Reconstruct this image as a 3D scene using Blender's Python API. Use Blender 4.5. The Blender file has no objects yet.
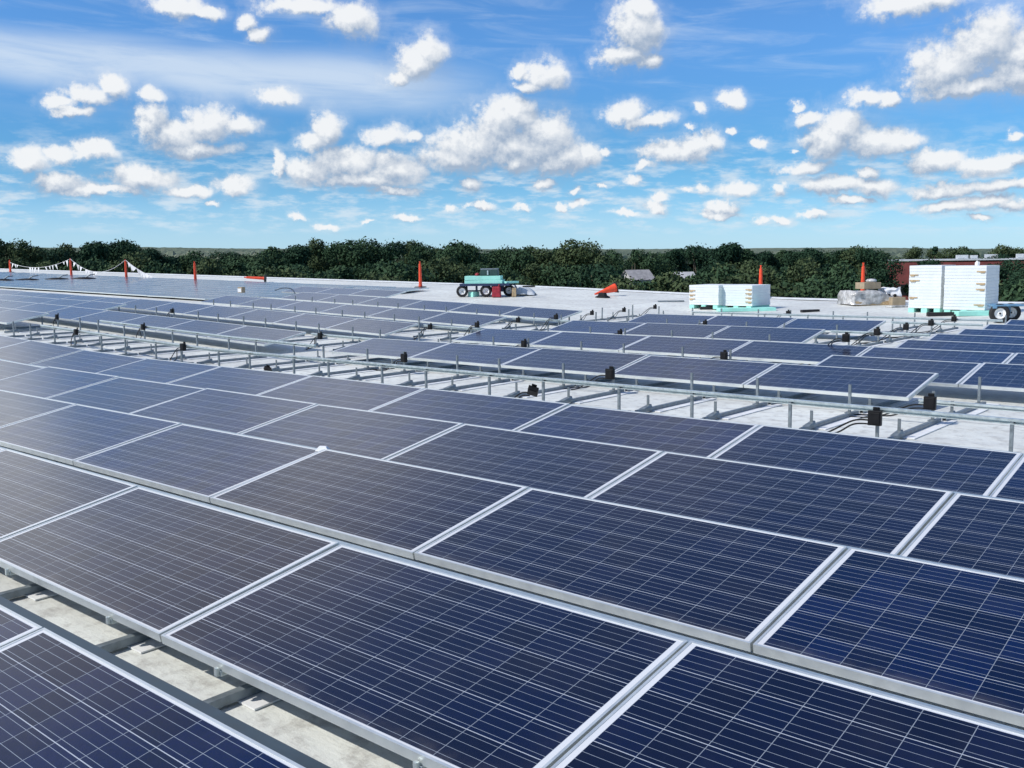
import bpy, math, random
import numpy as np
from mathutils import Vector, Matrix, Euler
R = math.radians
SC = bpy.context.scene
COL = SC.collection
rnd = random.Random(11)

# ------------------------------------------------------------------ camera
EYE = 1.75
F_PX, PITCH, ROLL, YAW = 973.73, 0.1270, -0.0143, -0.7169
FW = Vector((math.sin(YAW) * math.cos(PITCH), math.cos(YAW) * math.cos(PITCH), -math.sin(PITCH)))
_r0 = Vector((math.cos(YAW), -math.sin(YAW), 0)); _u0 = _r0.cross(FW)
RT = _r0 * math.cos(ROLL) + _u0 * math.sin(ROLL)
UP = -_r0 * math.sin(ROLL) + _u0 * math.cos(ROLL)
CAM = Vector((0, 0, EYE))
cd = bpy.data.cameras.new('camera'); cam = bpy.data.objects.new('camera', cd); COL.objects.link(cam)
cd.sensor_width = 36; cd.lens = F_PX / 1024 * 36; cd.clip_start = .05; cd.clip_end = 30000
cam.matrix_world = Matrix(((RT.x, UP.x, -FW.x, 0), (RT.y, UP.y, -FW.y, 0), (RT.z, UP.z, -FW.z, EYE), (0, 0, 0, 1)))
SC.camera = cam
# true level (the roof falls gently to the left, the land beyond is level)
LVX, LVY = -.0173, -.0019
NUP = Vector((-LVX, -LVY, 1)).normalized()
HF = (FW - NUP * FW.dot(NUP)).normalized(); HR = HF.cross(NUP).normalized()

def ray(px, py):
    return (FW + RT * ((px - 512) / F_PX) - UP * ((py - 384) / F_PX))
def azel(px, py):
    d = ray(px, py).normalized()
    return math.atan2(d.dot(HR), d.dot(HF)), math.asin(d.dot(NUP))
def project(p):
    d = Vector(p) - CAM; k = d.dot(FW)
    if k < .05: return None
    return 512 + F_PX * d.dot(RT) / k, 384 - F_PX * d.dot(UP) / k

# ------------------------------------------------------------------ light
SUN_EL, SUN_ROT = R(44), R(207)
SUNV = Vector((math.sin(SUN_ROT) * math.cos(SUN_EL), math.cos(SUN_ROT) * math.cos(SUN_EL), math.sin(SUN_EL)))
sl = bpy.data.lights.new('sun', 'SUN'); sl.energy = 3.8; sl.angle = R(.53); sl.color = (1, .955, .89)
so = bpy.data.objects.new('sun', sl); COL.objects.link(so)
so.rotation_euler = SUNV.to_track_quat('Z', 'Y').to_euler()
SC.view_settings.view_transform = 'Standard'; SC.view_settings.look = 'None'
SC.view_settings.exposure = 0.0; SC.view_settings.gamma = 1; SC.view_settings.use_curve_mapping = False
SC.cycles.use_denoising = True
SC.cycles.max_bounces = 6; SC.cycles.diffuse_bounces = 3; SC.cycles.glossy_bounces = 3
SC.cycles.transparent_max_bounces = 4; SC.cycles.caustics_reflective = False; SC.cycles.caustics_refractive = False

class NG:
    """small helper for building node trees"""
    def __init__(s, nt): s.nt = nt
    def n(s, t, **kw):
        nd = s.nt.nodes.new(t)
        for k, v in kw.items(): setattr(nd, k, v)
        return nd
    def put(s, sock, v):
        if isinstance(v, bpy.types.NodeSocket): s.nt.links.new(v, sock)
        else: sock.default_value = v
    def m(s, op, a, b=0.0, c=None, clamp=False):
        nd = s.n('ShaderNodeMath', operation=op, use_clamp=clamp)
        s.put(nd.inputs[0], a)
        if len(nd.inputs) > 1: s.put(nd.inputs[1], b)
        if c is not None: s.put(nd.inputs[2], c)
        return nd.outputs[0]
    def v(s, op, a, b=None, c=None):
        nd = s.n('ShaderNodeVectorMath', operation=op)
        s.put(nd.inputs[0], a)
        if b is not None: s.put(nd.inputs[1], b)
        if c is not None: s.put(nd.inputs[2], c)
        return nd.outputs['Value'] if op in ('LENGTH', 'DOT_PRODUCT', 'DISTANCE') else nd.outputs['Vector']
    def ss(s, x, lo, hi, a=0.0, b=1.0):
        nd = s.n('ShaderNodeMapRange', interpolation_type='SMOOTHSTEP')
        s.put(nd.inputs['Value'], x)
        for i, q in zip(('From Min', 'From Max', 'To Min', 'To Max'), (lo, hi, a, b)): s.put(nd.inputs[i], q)
        return nd.outputs[0]
    def mix(s, f, a, b, blend='MIX'):
        nd = s.n('ShaderNodeMix', data_type='RGBA', blend_type=blend)
        s.put(nd.inputs[0], f); s.put(nd.inputs[6], a); s.put(nd.inputs[7], b)
        return nd.outputs[2]
    def noise(s, vec, scale, detail=4.0, rough=.55, out=0, dist=0.0):
        nd = s.n('ShaderNodeTexNoise'); s.put(nd.inputs['Vector'], vec)
        nd.inputs['Scale'].default_value = scale; nd.inputs['Detail'].default_value = detail
        nd.inputs['Roughness'].default_value = rough; nd.inputs['Distortion'].default_value = dist
        return nd.outputs[out]
    def xyz(s, x, y, z):
        nd = s.n('ShaderNodeCombineXYZ')
        for i, q in enumerate((x, y, z)): s.put(nd.inputs[i], q)
        return nd.outputs[0]

# ------------------------------------------------------------------ sky with cumulus
# each lobe of a cloud: centre and half axes, as seen from the roof, turned into azimuth / elevation
LOBES = [
 (58,101,20,9),(85,96,26,13),(113,88,19,14),(72,112,20,6),
 (150,94,13,9),(152,122,16,21),(178,134,36,18),(206,122,32,22),(240,125,26,13),(196,147,46,9),
 (278,96,21,10),(328,128,22,18),(312,140,20,12),(388,136,22,13),(412,136,12,7),
 (275,163,7,14),(310,167,34,17),(350,164,42,20),(395,170,34,17),(365,181,60,9),(395,191,32,5),
 (470,146,50,26),(500,124,30,27),(515,114,28,20),(545,134,36,27),(450,160,40,18),(520,148,60,22),
 (520,163,18,15),(560,160,34,19),(584,155,22,13),(604,151,10,6),
 (28,160,27,13),(64,158,22,11),(95,155,28,12),(60,185,36,11),(140,178,38,15),(185,191,32,7),(237,185,25,11),(95,192,60,6),
 (470,187,14,8),(481,207,13,4),(298,218,8,4),(325,226,14,4),(410,218,17,4),(216,203,7,3),(455,207,8,3),(368,218,8,2),
 (178,4,34,13),(206,9,20,9),(252,18,12,9),(265,31,13,10),(300,3,42,11),(352,20,28,20),(418,61,26,22),(432,50,17,21),(398,76,18,9),
 (634,30,25,33),(624,56,26,13),(646,60,16,9),(640,6,18,14),
 (546,75,25,17),(520,70,11,9),(530,86,18,7),
 (624,110,21,12),(650,120,28,8),(666,152,24,13),(690,150,31,15),(711,144,15,13),(634,178,12,6),(650,166,12,5),
 (730,101,12,10),(702,110,8,8),(733,132,5,4),(764,141,9,5),(790,150,4,3),(797,105,9,5),
 (985,42,46,34),(948,68,46,28),(1012,76,44,22),(965,88,52,11),(1024,50,40,30),
 (828,140,30,27),(846,124,32,22),(880,140,40,18),(905,141,19,12),(868,95,24,10),(892,97,12,8),(805,168,36,8),(806,118,18,8),
 (932,160,36,13),(982,163,44,11),(1018,137,9,6),(1000,184,62,9),(945,188,36,9),(1012,158,22,9),(900,6,48,14),(930,0,40,14),
 (740,192,25,10),(778,193,9,8),(838,184,50,10),(872,184,30,11),(867,171,13,6),(705,190,9,5),(818,215,18,5),(855,200,22,5),(722,208,17,6),(720,214,16,4),
 (655,205,13,6),(660,197,10,5),(621,212,14,4),(545,185,14,6),(575,193,6,4),(577,205,9,4),(564,207,8,3),(600,186,6,3),(524,207,10,3),(687,190,7,3),(780,222,10,4),(762,222,8,4),
 (948,205,34,8),(985,200,40,8),(1010,205,30,7),(690,130,6,3),(980,216,14,4),
]
w = bpy.data.worlds.new('World'); SC.world = w; w.use_nodes = True
nt = w.node_tree; nt.nodes.clear(); g = NG(nt)
sky = g.n('ShaderNodeTexSky', sky_type='NISHITA'); sky.sun_disc = False
sky.sun_elevation = SUN_EL; sky.sun_rotation = SUN_ROT; sky.altitude = 200; sky.air_density = 1.0; sky.dust_density = .2; sky.ozone_density = 2.0
D = g.n('ShaderNodeTexCoord').outputs['Generated']
dr, df, du = (g.v('DOT_PRODUCT', D, tuple(a)) for a in (HR, HF, NUP))
az = g.m('ARCTAN2', dr, df); el = g.m('ARCSINE', du)
P = g.xyz(az, el, 0.0)

def field_group(lobes, idx):
    fg = bpy.data.node_groups.new('cumulus_field', 'ShaderNodeTree')
    fg.interface.new_socket('P', in_out='INPUT', socket_type='NodeSocketVector')
    fg.interface.new_socket('F', in_out='OUTPUT', socket_type='NodeSocketFloat')
    q = NG(fg); gi = q.n('NodeGroupInput'); go = q.n('NodeGroupOutput')
    pin = q.v('ADD', gi.outputs[0], (1e-6 * (idx + 1), 0, 0))
    wv = q.v('SUBTRACT', q.noise(pin, 17, 2, .5, out=1), (.5, .5, .5))
    wv2 = q.v('SUBTRACT', q.noise(pin, 75, 4, .62, out=1), (.5, .5, .5))
    pw = q.v('MULTIPLY_ADD', wv, (.036, .022, 0), pin)
    pw = q.v('MULTIPLY_ADD', wv2, (.019, .014, 0), pw)
    cur = None
    for a, e, sx, sy in lobes:
        ln = q.v('LENGTH', q.v('MULTIPLY_ADD', pw, (sx, sy, 0), (-a * sx, -e * sy, 0)))
        cur = ln if cur is None else q.m('SMOOTH_MIN', cur, ln, .12)
    fa = q.noise(pin, 46, 6, .62); fb = q.noise(pin, 150, 4, .6)
    fl = q.m('ADD', q.m('SUBTRACT', 1.10, cur), q.m('MULTIPLY', q.m('SUBTRACT', fa, .5), 1.1))
    fl = q.m('ADD', fl, q.m('MULTIPLY', q.m('SUBTRACT', fb, .5), .5))
    fg.links.new(fl, go.inputs[0]); return fg
ALL = []
for (cx, cy, rx, ry) in LOBES:
    a, e = azel(cx, cy); a2, _ = azel(cx + rx, cy); _, e2 = azel(cx, cy - ry)
    ALL.append((a, e, .93 / max(a2 - a, 1e-4), .93 / max(e2 - e, 1e-4)))
# broken cumulus all round the rest of the sky, on a level sheet high above
zc = g.m('MAXIMUM', du, .02)
pl = g.xyz(g.m('DIVIDE', dr, zc), g.m('DIVIDE', df, zc), 0.0)
n0 = g.noise(pl, 1.3, 6, .55); n1 = g.noise(g.v('ADD', pl, (.05, -.12, 0)), 1.3, 6, .55)
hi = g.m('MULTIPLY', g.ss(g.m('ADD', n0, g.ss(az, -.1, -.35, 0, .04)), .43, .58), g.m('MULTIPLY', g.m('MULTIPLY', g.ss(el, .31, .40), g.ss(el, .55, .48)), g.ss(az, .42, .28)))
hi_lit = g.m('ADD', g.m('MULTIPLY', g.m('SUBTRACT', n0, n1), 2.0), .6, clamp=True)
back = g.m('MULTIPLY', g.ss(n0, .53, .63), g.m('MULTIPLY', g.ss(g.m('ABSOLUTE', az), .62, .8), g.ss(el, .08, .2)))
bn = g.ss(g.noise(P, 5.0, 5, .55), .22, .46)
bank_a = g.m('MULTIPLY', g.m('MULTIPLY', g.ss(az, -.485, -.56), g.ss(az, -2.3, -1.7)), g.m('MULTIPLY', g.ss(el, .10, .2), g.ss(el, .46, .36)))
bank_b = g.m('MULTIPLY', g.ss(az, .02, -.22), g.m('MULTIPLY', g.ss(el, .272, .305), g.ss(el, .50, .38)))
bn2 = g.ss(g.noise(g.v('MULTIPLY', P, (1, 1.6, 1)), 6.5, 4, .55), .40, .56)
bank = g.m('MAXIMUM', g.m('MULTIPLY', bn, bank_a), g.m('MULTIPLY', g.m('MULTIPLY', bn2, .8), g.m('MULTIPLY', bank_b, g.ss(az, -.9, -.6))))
# little flat clouds low over the horizon
lowv = g.xyz(g.m('MULTIPLY', az, 26.0), g.m('MULTIPLY', el, 95.0), 0.0)
lown = g.noise(lowv, 1.0, 5, .6)
low = g.m('MULTIPLY', g.ss(lown, .44, .68), g.m('MULTIPLY', g.ss(el, .010, .026), g.ss(el, .13, .06)))
# cirrus veil
(a0, e0), (a1, e1) = azel(0, 52), azel(500, 92)
slope = (e1 - e0) / (a1 - a0)
off = g.m('SUBTRACT', el, g.m('MULTIPLY_ADD', g.m('SUBTRACT', az, a0), slope, e0))
cv = g.xyz(g.m('MULTIPLY', az, 5.0), g.m('MULTIPLY', off, 34.0), 0.0)
cn = g.noise(cv, 1.6, 6, .6, dist=.6)
band = g.m('MULTIPLY', g.ss(g.m('ABSOLUTE', g.m('MULTIPLY_ADD', g.m('SUBTRACT', g.noise(P, 7, 2), .5), .03, off)), .036, .006), g.ss(az, .03, -.16))
veil = g.m('MULTIPLY', band, g.ss(cn, .2, .62, .45, .85))
veil2 = g.m('MULTIPLY', g.ss(cn, .44, .82, 0, .42), g.ss(el, .10, .18))
cirr = g.m('MAXIMUM', veil, veil2)
SKYS = .115
CW, CG = (7.9, 8.05, 8.2, 1), (3.2, 4.0, 5.2, 1)
tint = g.mix(g.ss(el, .0, .09), (.54, .86, 1.36, 1), g.mix(g.ss(el, .09, .22), (.34, .70, 1.05, 1), (.48, .86, 1.27, 1)))
skyc = g.mix(1.0, sky.outputs[0], tint, 'MULTIPLY')
c = g.mix(g.m('MULTIPLY', cirr, .88), skyc, (6.2, 7.1, 8.1, 1))
c = g.mix(g.m('MULTIPLY', low, .75), c, (6.3, 7.1, 7.8, 1))
c = g.mix(g.ss(el, .06, -.01, 0, .5), c, (4.5, 6.6, 8.1, 1))
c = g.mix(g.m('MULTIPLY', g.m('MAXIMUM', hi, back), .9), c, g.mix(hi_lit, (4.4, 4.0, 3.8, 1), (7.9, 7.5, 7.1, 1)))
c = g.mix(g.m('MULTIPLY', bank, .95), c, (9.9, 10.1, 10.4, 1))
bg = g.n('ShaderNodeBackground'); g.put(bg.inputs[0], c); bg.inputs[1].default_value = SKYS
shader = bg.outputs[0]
# the placed clouds, in azimuth sectors so that only the near ones are worked out for any direction
NSEC = 8; AZ0, AZ1 = -.60, .60
for i in range(NSEC):
    lo_, hi_ = AZ0 + (AZ1 - AZ0) * i / NSEC, AZ0 + (AZ1 - AZ0) * (i + 1) / NSEC
    sub = [l for l in ALL if l[0] + 1.7 / l[2] + .03 > lo_ and l[0] - 1.7 / l[2] - .03 < hi_]
    if not sub: continue
    fg = field_group(sub, i)
    def field(vec):
        nd = g.n('ShaderNodeGroup'); nd.node_tree = fg; g.put(nd.inputs[0], vec); return nd.outputs[0]
    F0 = field(P); F1 = field(g.v('ADD', P, (-.003, .007, 0))); F2 = field(g.v('ADD', P, (-.006, .024, 0)))
    dens = g.m('MAXIMUM', g.ss(F0, -.08, .60), g.m('MULTIPLY', g.ss(F0, -.6, .3), .20))
    lit = g.m('ADD', g.m('MULTIPLY', g.m('SUBTRACT', F0, F1), .80), g.m('MULTIPLY', g.m('SUBTRACT', F0, F2), .55))
    lit = g.m('ADD', lit, .32, clamp=True)
    cc = g.mix(g.m('MULTIPLY', dens, .96), c, g.mix(lit, CG, CW))
    b2 = g.n('ShaderNodeBackground'); g.put(b2.inputs[0], cc); b2.inputs[1].default_value = SKYS
    inside = g.m('MULTIPLY', g.m('MULTIPLY', g.m('GREATER_THAN', az, lo_), g.m('LESS_THAN', az, hi_)), g.m('MULTIPLY', g.m('GREATER_THAN', el, 0.0), g.m('LESS_THAN', el, .36)))
    mx = g.n('ShaderNodeMixShader'); g.put(mx.inputs[0], inside); nt.links.new(shader, mx.inputs[1]); nt.links.new(b2.outputs[0], mx.inputs[2]); shader = mx.outputs[0]
nt.links.new(shader, g.n('ShaderNodeOutputWorld').inputs[0])
w.cycles.sampling_method = 'MANUAL'; w.cycles.sample_map_resolution = 512

# ------------------------------------------------------------------ materials
def pmat(name, col, rough=.5, metal=0.0, spec=.5):
    m = bpy.data.materials.new(name); m.use_nodes = True
    b = m.node_tree.nodes['Principled BSDF']
    b.inputs['Base Color'].default_value = (*col, 1); b.inputs['Roughness'].default_value = rough
    b.inputs['Metallic'].default_value = metal; b.inputs['Specular IOR Level'].default_value = spec
    return m
def nmat(name, col, var=.25, scale=6.0, rough=.5, metal=0.0, bump=0.0, spec=.5, detail=5):
    """principled with a noise-mottled base colour, roughness and optional bump"""
    m = pmat(name, col, rough, metal, spec); k = NG(m.node_tree); b = m.node_tree.nodes['Principled BSDF']
    tc = k.n('ShaderNodeTexCoord').outputs['Object']
    n = k.noise(tc, scale, detail, .6)
    lo = tuple(x * (1 - var) for x in col) + (1,); hi_ = tuple(min(1, x * (1 + var)) for x in col) + (1,)
    k.put(b.inputs['Base Color'], k.mix(k.ss(n, .3, .7), lo, hi_))
    k.put(b.inputs['Roughness'], k.ss(n, .2, .8, max(.02, rough - .1), min(1, rough + .1)))
    if bump:
        bn = k.n('ShaderNodeBump'); bn.inputs['Strength'].default_value = bump; bn.inputs['Distance'].default_value = .02
        k.put(bn.inputs['Height'], n); k.put(b.inputs['Normal'], bn.outputs[0])
    return m
M = {}
M['alu'] = nmat('anodised_aluminium', (.73, .77, .755), .05, 9, .36, .6)
M['galv'] = nmat('galvanised_steel', (.60, .66, .65), .10, 22, .40, .7)
M['rail_dark'] = nmat('dark_steel_rail', (.055, .08, .095), .2, 10, .4, .3)
M['galv_dark'] = nmat('weathered_steel', (.21, .245, .265), .25, 14, .5, .45)
M['black'] = nmat('black_plastic', (.007, .007, .008), .3, 20, .5, 0, 0, .25)
M['rubber'] = nmat('black_rubber', (.016, .016, .017), .35, 12, .75)
M['pad'] = nmat('white_membrane_pad', (.80, .81, .80), .08, 9, .6)
M['foam'] = nmat('white_foam_board', (.73, .765, .77), .05, 3, .75)
M['mint'] = nmat('mint_foam_board', (.36, .78, .66), .1, 3, .7)
M['orange'] = nmat('orange_plastic', (.80, .075, .022), .15, 6, .45)
M['white_paint'] = nmat('white_painted_metal', (.8, .8, .78), .08, 9, .45)
M['blue_paint'] = nmat('faded_blue_paint', (.12, .25, .38), .3, 7, .5)
M['navy'] = nmat('navy_painted_metal', (.02, .035, .085), .3, 8, .45)
M['red'] = nmat('dull_red_plastic', (.32, .018, .03), .3, 9, .5)
M['card'] = nmat('brown_cardboard', (.36, .285, .19), .15, 6, .8)
M['wood'] = nmat('raw_timber', (.48, .35, .2), .25, 9, .75)
M['wrap'] = nmat('cloudy_plastic_wrap', (.44, .44, .43), .45, 5, .25, 0, .6)
M['cloth'] = nmat('white_cloth', (.82, .82, .82), .06, 8, .8)
M['grey_pad'] = nmat('light_grey_shade_board', (.55, .58, .60), .1, 4, .7)
M['brick'] = nmat('dark_red_brick', (.20, .05, .045), .2, 1.2, .8)
M['bark'] = nmat('grey_brown_bark', (.12, .095, .07), .3, 3, .9, 0, .5)
M['siding'] = nmat('pale_house_siding', (.62, .6, .58), .08, 1, .7)
M['shingle'] = nmat('grey_roof_shingle', (.3, .29, .29), .2, 3, .85)
M['window'] = pmat('dark_window_glass', (.02, .025, .03), .1)
M['wall'] = nmat('tan_wall_panel', (.42, .38, .33), .12, .6, .8)

def mat_roof():
    m = pmat('white_roof_membrane', (.75, .75, .74), .55); k = NG(m.node_tree); b = m.node_tree.nodes['Principled BSDF']
    tc = k.n('ShaderNodeTexCoord').outputs['Object']
    sx = k.n('ShaderNodeSeparateXYZ'); k.put(sx.inputs[0], tc)
    n1 = k.noise(tc, .35, 6, .62); n2 = k.noise(tc, 7, 6, .7); n3 = k.noise(k.v('MULTIPLY', tc, (.35, 2.2, 1)), 1.3, 5, .6)
    col = k.mix(k.ss(n1, .32, .68), (.63, .64, .60, 1), (.80, .82, .76, 1))
    col = k.mix(k.ss(n2, .46, .68, 0, .8), col, (.45, .44, .40, 1))
    col = k.mix(k.ss(n3, .48, .75, 0, .5), col, (.52, .52, .50, 1))
    # membrane seams every 3.05 m across the fall, end laps every 12 m
    fx = k.m('ABSOLUTE', k.m('SUBTRACT', k.m('FRACT', k.m('DIVIDE', sx.outputs[1], 3.05)), .5))
    seam = k.ss(fx, .012, .004)
    fy = k.m('ABSOLUTE', k.m('SUBTRACT', k.m('FRACT', k.m('DIVIDE', sx.outputs[0], 12.2)), .5))
    seam = k.m('MAXIMUM', seam, k.ss(fy, .004, .0015))
    col = k.mix(k.m('MULTIPLY', seam, .6), col, (.38, .37, .35, 1))
    spots = k.ss(k.noise(tc, 38, 3, .6), .66, .76, 0, .45)
    col = k.mix(spots, col, (.3, .28, .25, 1))
    k.put(b.inputs['Base Color'], col)
    bn = k.n('ShaderNodeBump'); bn.inputs['Strength'].default_value = .35; bn.inputs['Distance'].default_value = .03
    k.put(bn.inputs['Height'], k.m('ADD', n2, k.m('MULTIPLY', n3, 1.5))); k.put(b.inputs['Normal'], bn.outputs[0])
    return m
M['roof'] = mat_roof()

PL, PW, CELL = 1.974, .992, .1588
def mat_glass():
    m = pmat('solar_cells_under_glass', (.01, .02, .06), .16, 0, .5); k = NG(m.node_tree); b = m.node_tree.nodes['Principled BSDF']
    tc = k.n('ShaderNodeTexCoord').outputs['Object']
    s_ = k.n('ShaderNodeSeparateXYZ'); k.put(s_.inputs[0], tc)
    u = k.m('DIVIDE', k.m('ADD', s_.outputs[0], 6 * CELL), CELL)
    v = k.m('DIVIDE', k.m('SUBTRACT', s_.outputs[1], (PW - 6 * CELL) / 2), CELL)
    oi = k.n('ShaderNodeObjectInfo')
    cellid = k.xyz(k.m('FLOOR', u), k.m('FLOOR', v), k.m('MULTIPLY', oi.outputs['Random'], 91.0))
    wn = k.n('ShaderNodeTexWhiteNoise', noise_dimensions='3D'); k.put(wn.inputs[0], cellid)
    ca, cb = (.0003, .0038, .026, 1), (.0007, .0088, .060, 1)
    col = k.mix(wn.outputs[0], ca, cb)
    grain = k.n('ShaderNodeTexVoronoi'); k.put(grain.inputs['Vector'], k.v('ADD', tc, k.v('MULTIPLY', wn.outputs[1], (3, 3, 3)))); grain.inputs['Scale'].default_value = 90
    col = k.mix(k.m('MULTIPLY', .25, 1.0), col, k.mix(1.0, col, grain.outputs['Color'], 'MULTIPLY'))
    # two shades of module in the field
    col = k.mix(k.m('MULTIPLY', k.ss(oi.outputs['Random'], .35, .75), .6), col, (.0038, .0050, .018, 1))
    def line(x, halfw, pitch):    # distance to the nearest whole number
        f = k.m('ABSOLUTE', k.m('SUBTRACT', k.m('FRACT', k.m('ADD', x, .5)), .5))
        return k.m('LESS_THAN', f, halfw / pitch)
    bus = line(k.m('ADD', k.m('MULTIPLY', v, 4.0), .5), .0009, CELL / 4)
    col = k.mix(bus, col, (.27, .31, .36, 1))
    gy = line(v, .0017, CELL); gx = line(u, .0013, CELL)
    col = k.mix(gx, col, (.24, .275, .32, 1)); col = k.mix(gy, col, (.42, .46, .51, 1))
    inside = k.m('MULTIPLY', k.m('MULTIPLY', k.m('GREATER_THAN', u, 0.0), k.m('LESS_THAN', u, 12.0)),
                 k.m('MULTIPLY', k.m('GREATER_THAN', v, 0.0), k.m('LESS_THAN', v, 6.0)))
    col = k.mix(inside, (.66, .68, .7, 1), col)
    dust = k.noise(k.v('ADD', tc, k.xyz(k.m('MULTIPLY', oi.outputs['Random'], 50), 0., 0.)), 2.2, 6, .65)
    edge = k.m('MULTIPLY', k.ss(s_.outputs[1], .10, .015), k.ss(k.noise(tc, 6, 4, .6), .3, .7))     # grime along the low edge
    col = k.mix(k.m('ADD', k.ss(dust, .42, .85, 0, .022), k.m('MULTIPLY', edge, .10)), col, (.5, .46, .40, 1))
    k.put(b.inputs['Base Color'], col)
    k.put(b.inputs['Roughness'], k.ss(dust, .2, .8, .17, .25))
    b.inputs['IOR'].default_value = 1.47; b.inputs['Specular Tint'].default_value = (1, .925, .86, 1)
    b.inputs['Coat Weight'].default_value = .28; b.inputs['Coat Roughness'].default_value = .24; b.inputs['Coat IOR'].default_value = 1.4
    return m
M['cells'] = mat_glass()

def mat_leaf(name, ca, cb):
    m = pmat(name, ca, .75, 0, .08); k = NG(m.node_tree); b = m.node_tree.nodes['Principled BSDF']
    tc = k.n('ShaderNodeTexCoord').outputs['Object']; oi = k.n('ShaderNodeObjectInfo')
    n = k.noise(tc, .9, 4, .65)
    f = k.m('ADD', k.m('MULTIPLY', k.ss(n, .3, .7), .6), k.m('MULTIPLY', oi.outputs['Random'], .4))
    k.put(b.inputs['Base Color'], k.mix(f, (*ca, 1), (*cb, 1)))
    return m
LEAF = [mat_leaf('dark_leaf', (.014, .038, .023), (.036, .074, .040)),
        mat_leaf('mid_leaf', (.026, .058, .030), (.060, .104, .050)),
        mat_leaf('olive_leaf', (.044, .070, .032), (.090, .122, .056))]

def mat_wood():
    m = pmat('far_wood_canopy', (.05, .07, .03), .9, 0, .1); k = NG(m.node_tree); b = m.node_tree.nodes['Principled BSDF']
    tc = k.n('ShaderNodeTexCoord').outputs['Object']
    n = k.noise(tc, .035, 6, .7); n2 = k.noise(tc, .0035, 4, .6)
    col = k.mix(k.ss(n, .3, .7), (.085, .12, .085, 1), (.14, .17, .115, 1))  # canopy colour lightened and blued to stand in for distance haze
    col = k.mix(k.ss(n2, .45, .7, 0, .7), col, (.20, .215, .15, 1))
    k.put(b.inputs['Base Color'], col); return m
M['far_wood'] = mat_wood()
M['grass'] = nmat('meadow_grass', (.06, .085, .03), .35, .02, .95, 0, 0, .1)

# ------------------------------------------------------------------ mesh helpers
class MB:
    def __init__(s): s.v = []; s.f = []; s.mi = []
    def add(s, verts, faces, mi=0):
        o = len(s.v); s.v += [tuple(p) for p in verts]
        s.f += [tuple(i + o for i in f) for f in faces]; s.mi += [mi] * len(faces); return s
    def box(s, c, d, rot=None, mi=0, taper=1.0):
        x, y, z = (a / 2 for a in d)
        vs = [Vector((sx * x * (taper if sz > 0 else 1), sy * y * (taper if sz > 0 else 1), sz * z)) for sz in (-1, 1) for sx, sy in ((-1, -1), (1, -1), (1, 1), (-1, 1))]
        if rot is not None: vs = [rot @ p for p in vs]
        vs = [p + Vector(c) for p in vs]
        return s.add(vs, [(3, 2, 1, 0), (4, 5, 6, 7), (0, 1, 5, 4), (1, 2, 6, 5), (2, 3, 7, 6), (3, 0, 4, 7)], mi)
    def tube(s, pts, r, n=8, mi=0, cap=True):
        pts = [Vector(p) for p in pts]; rs = r if isinstance(r, (list, tuple)) else [r] * len(pts)
        rings = []; ref = None
        for i, p in enumerate(pts):
            t = (pts[min(i + 1, len(pts) - 1)] - pts[max(i - 1, 0)]).normalized()
            if ref is None: ref = t.orthogonal().normalized()
            a = (ref - t * ref.dot(t)).normalized(); ref = a; b = t.cross(a)
            rings.append([p + (a * math.cos(2 * math.pi * j / n) + b * math.sin(2 * math.pi * j / n)) * rs[i] for j in range(n)])
        vs = [p for q_ in rings for p in q_]; fs = []
        for i in range(len(pts) - 1):
            for j in range(n): fs.append((i * n + j, i * n + (j + 1) % n, (i + 1) * n + (j + 1) % n, (i + 1) * n + j))
        if cap: fs += [tuple(range(n - 1, -1, -1)), tuple(range((len(pts) - 1) * n, len(pts) * n))]
        return s.add(vs, fs, mi)
    def lathe(s, prof, n=16, axis='Z', c=(0, 0, 0), mi=0, cap=True):
        vs = []; fs = []
        for (r_, z) in prof:
            for j in range(n):
                a = 2 * math.pi * j / n; x, y = r_ * math.cos(a), r_ * math.sin(a)
                p = (x, y, z) if axis == 'Z' else ((z, x, y) if axis == 'X' else (x, z, y))
                vs.append(tuple(p[i] + c[i] for i in range(3)))
        for i in range(len(prof) - 1):
            for j in range(n): fs.append((i * n + j, i * n + (j + 1) % n, (i + 1) * n + (j + 1) % n, (i + 1) * n + j))
        if cap and prof[0][0] > 1e-5: fs.append(tuple(range(n - 1, -1, -1)))
        if cap and prof[-1][0] > 1e-5: fs.append(tuple(range((len(prof) - 1) * n, len(prof) * n)))
        return s.add(vs, fs, mi)
    def mesh(s, name, mats, bevel=0.0, smooth=False):
        me = bpy.data.meshes.new(name); me.from_pydata(s.v, [], s.f); me.update()
        for m in (mats if isinstance(mats, (list, tuple)) else [mats]): me.materials.append(m)
        me.polygons.foreach_set('material_index', s.mi)
        import bmesh
        bm = bmesh.new(); bm.from_mesh(me)
        bmesh.ops.recalc_face_normals(bm, faces=bm.faces)
        if bevel:
            es = [e for e in bm.edges if len(e.link_faces) == 2 and e.calc_face_angle(0) > .6]
            bmesh.ops.bevel(bm, geom=es, offset=bevel, segments=2, affect='EDGES', profile=.6, clamp_overlap=True)
        bm.to_mesh(me); bm.free()
        if smooth: me.polygons.foreach_set('use_smooth', [True] * len(me.polygons))
        return me
    def build(s, name, mats, parent=None, bevel=0.0, smooth=False):
        return link(name, s.mesh(name, mats, bevel, smooth), parent)
def link(name, data, parent=None):
    o = bpy.data.objects.new(name, data); COL.objects.link(o)
    if parent is not None: o.parent = parent
    return o
def tag(o, label=None, cat=None, group=None, kind=None):
    if label: o['label'] = label
    if cat: o['category'] = cat
    if group: o['group'] = group
    if kind: o['kind'] = kind
    return o
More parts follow.
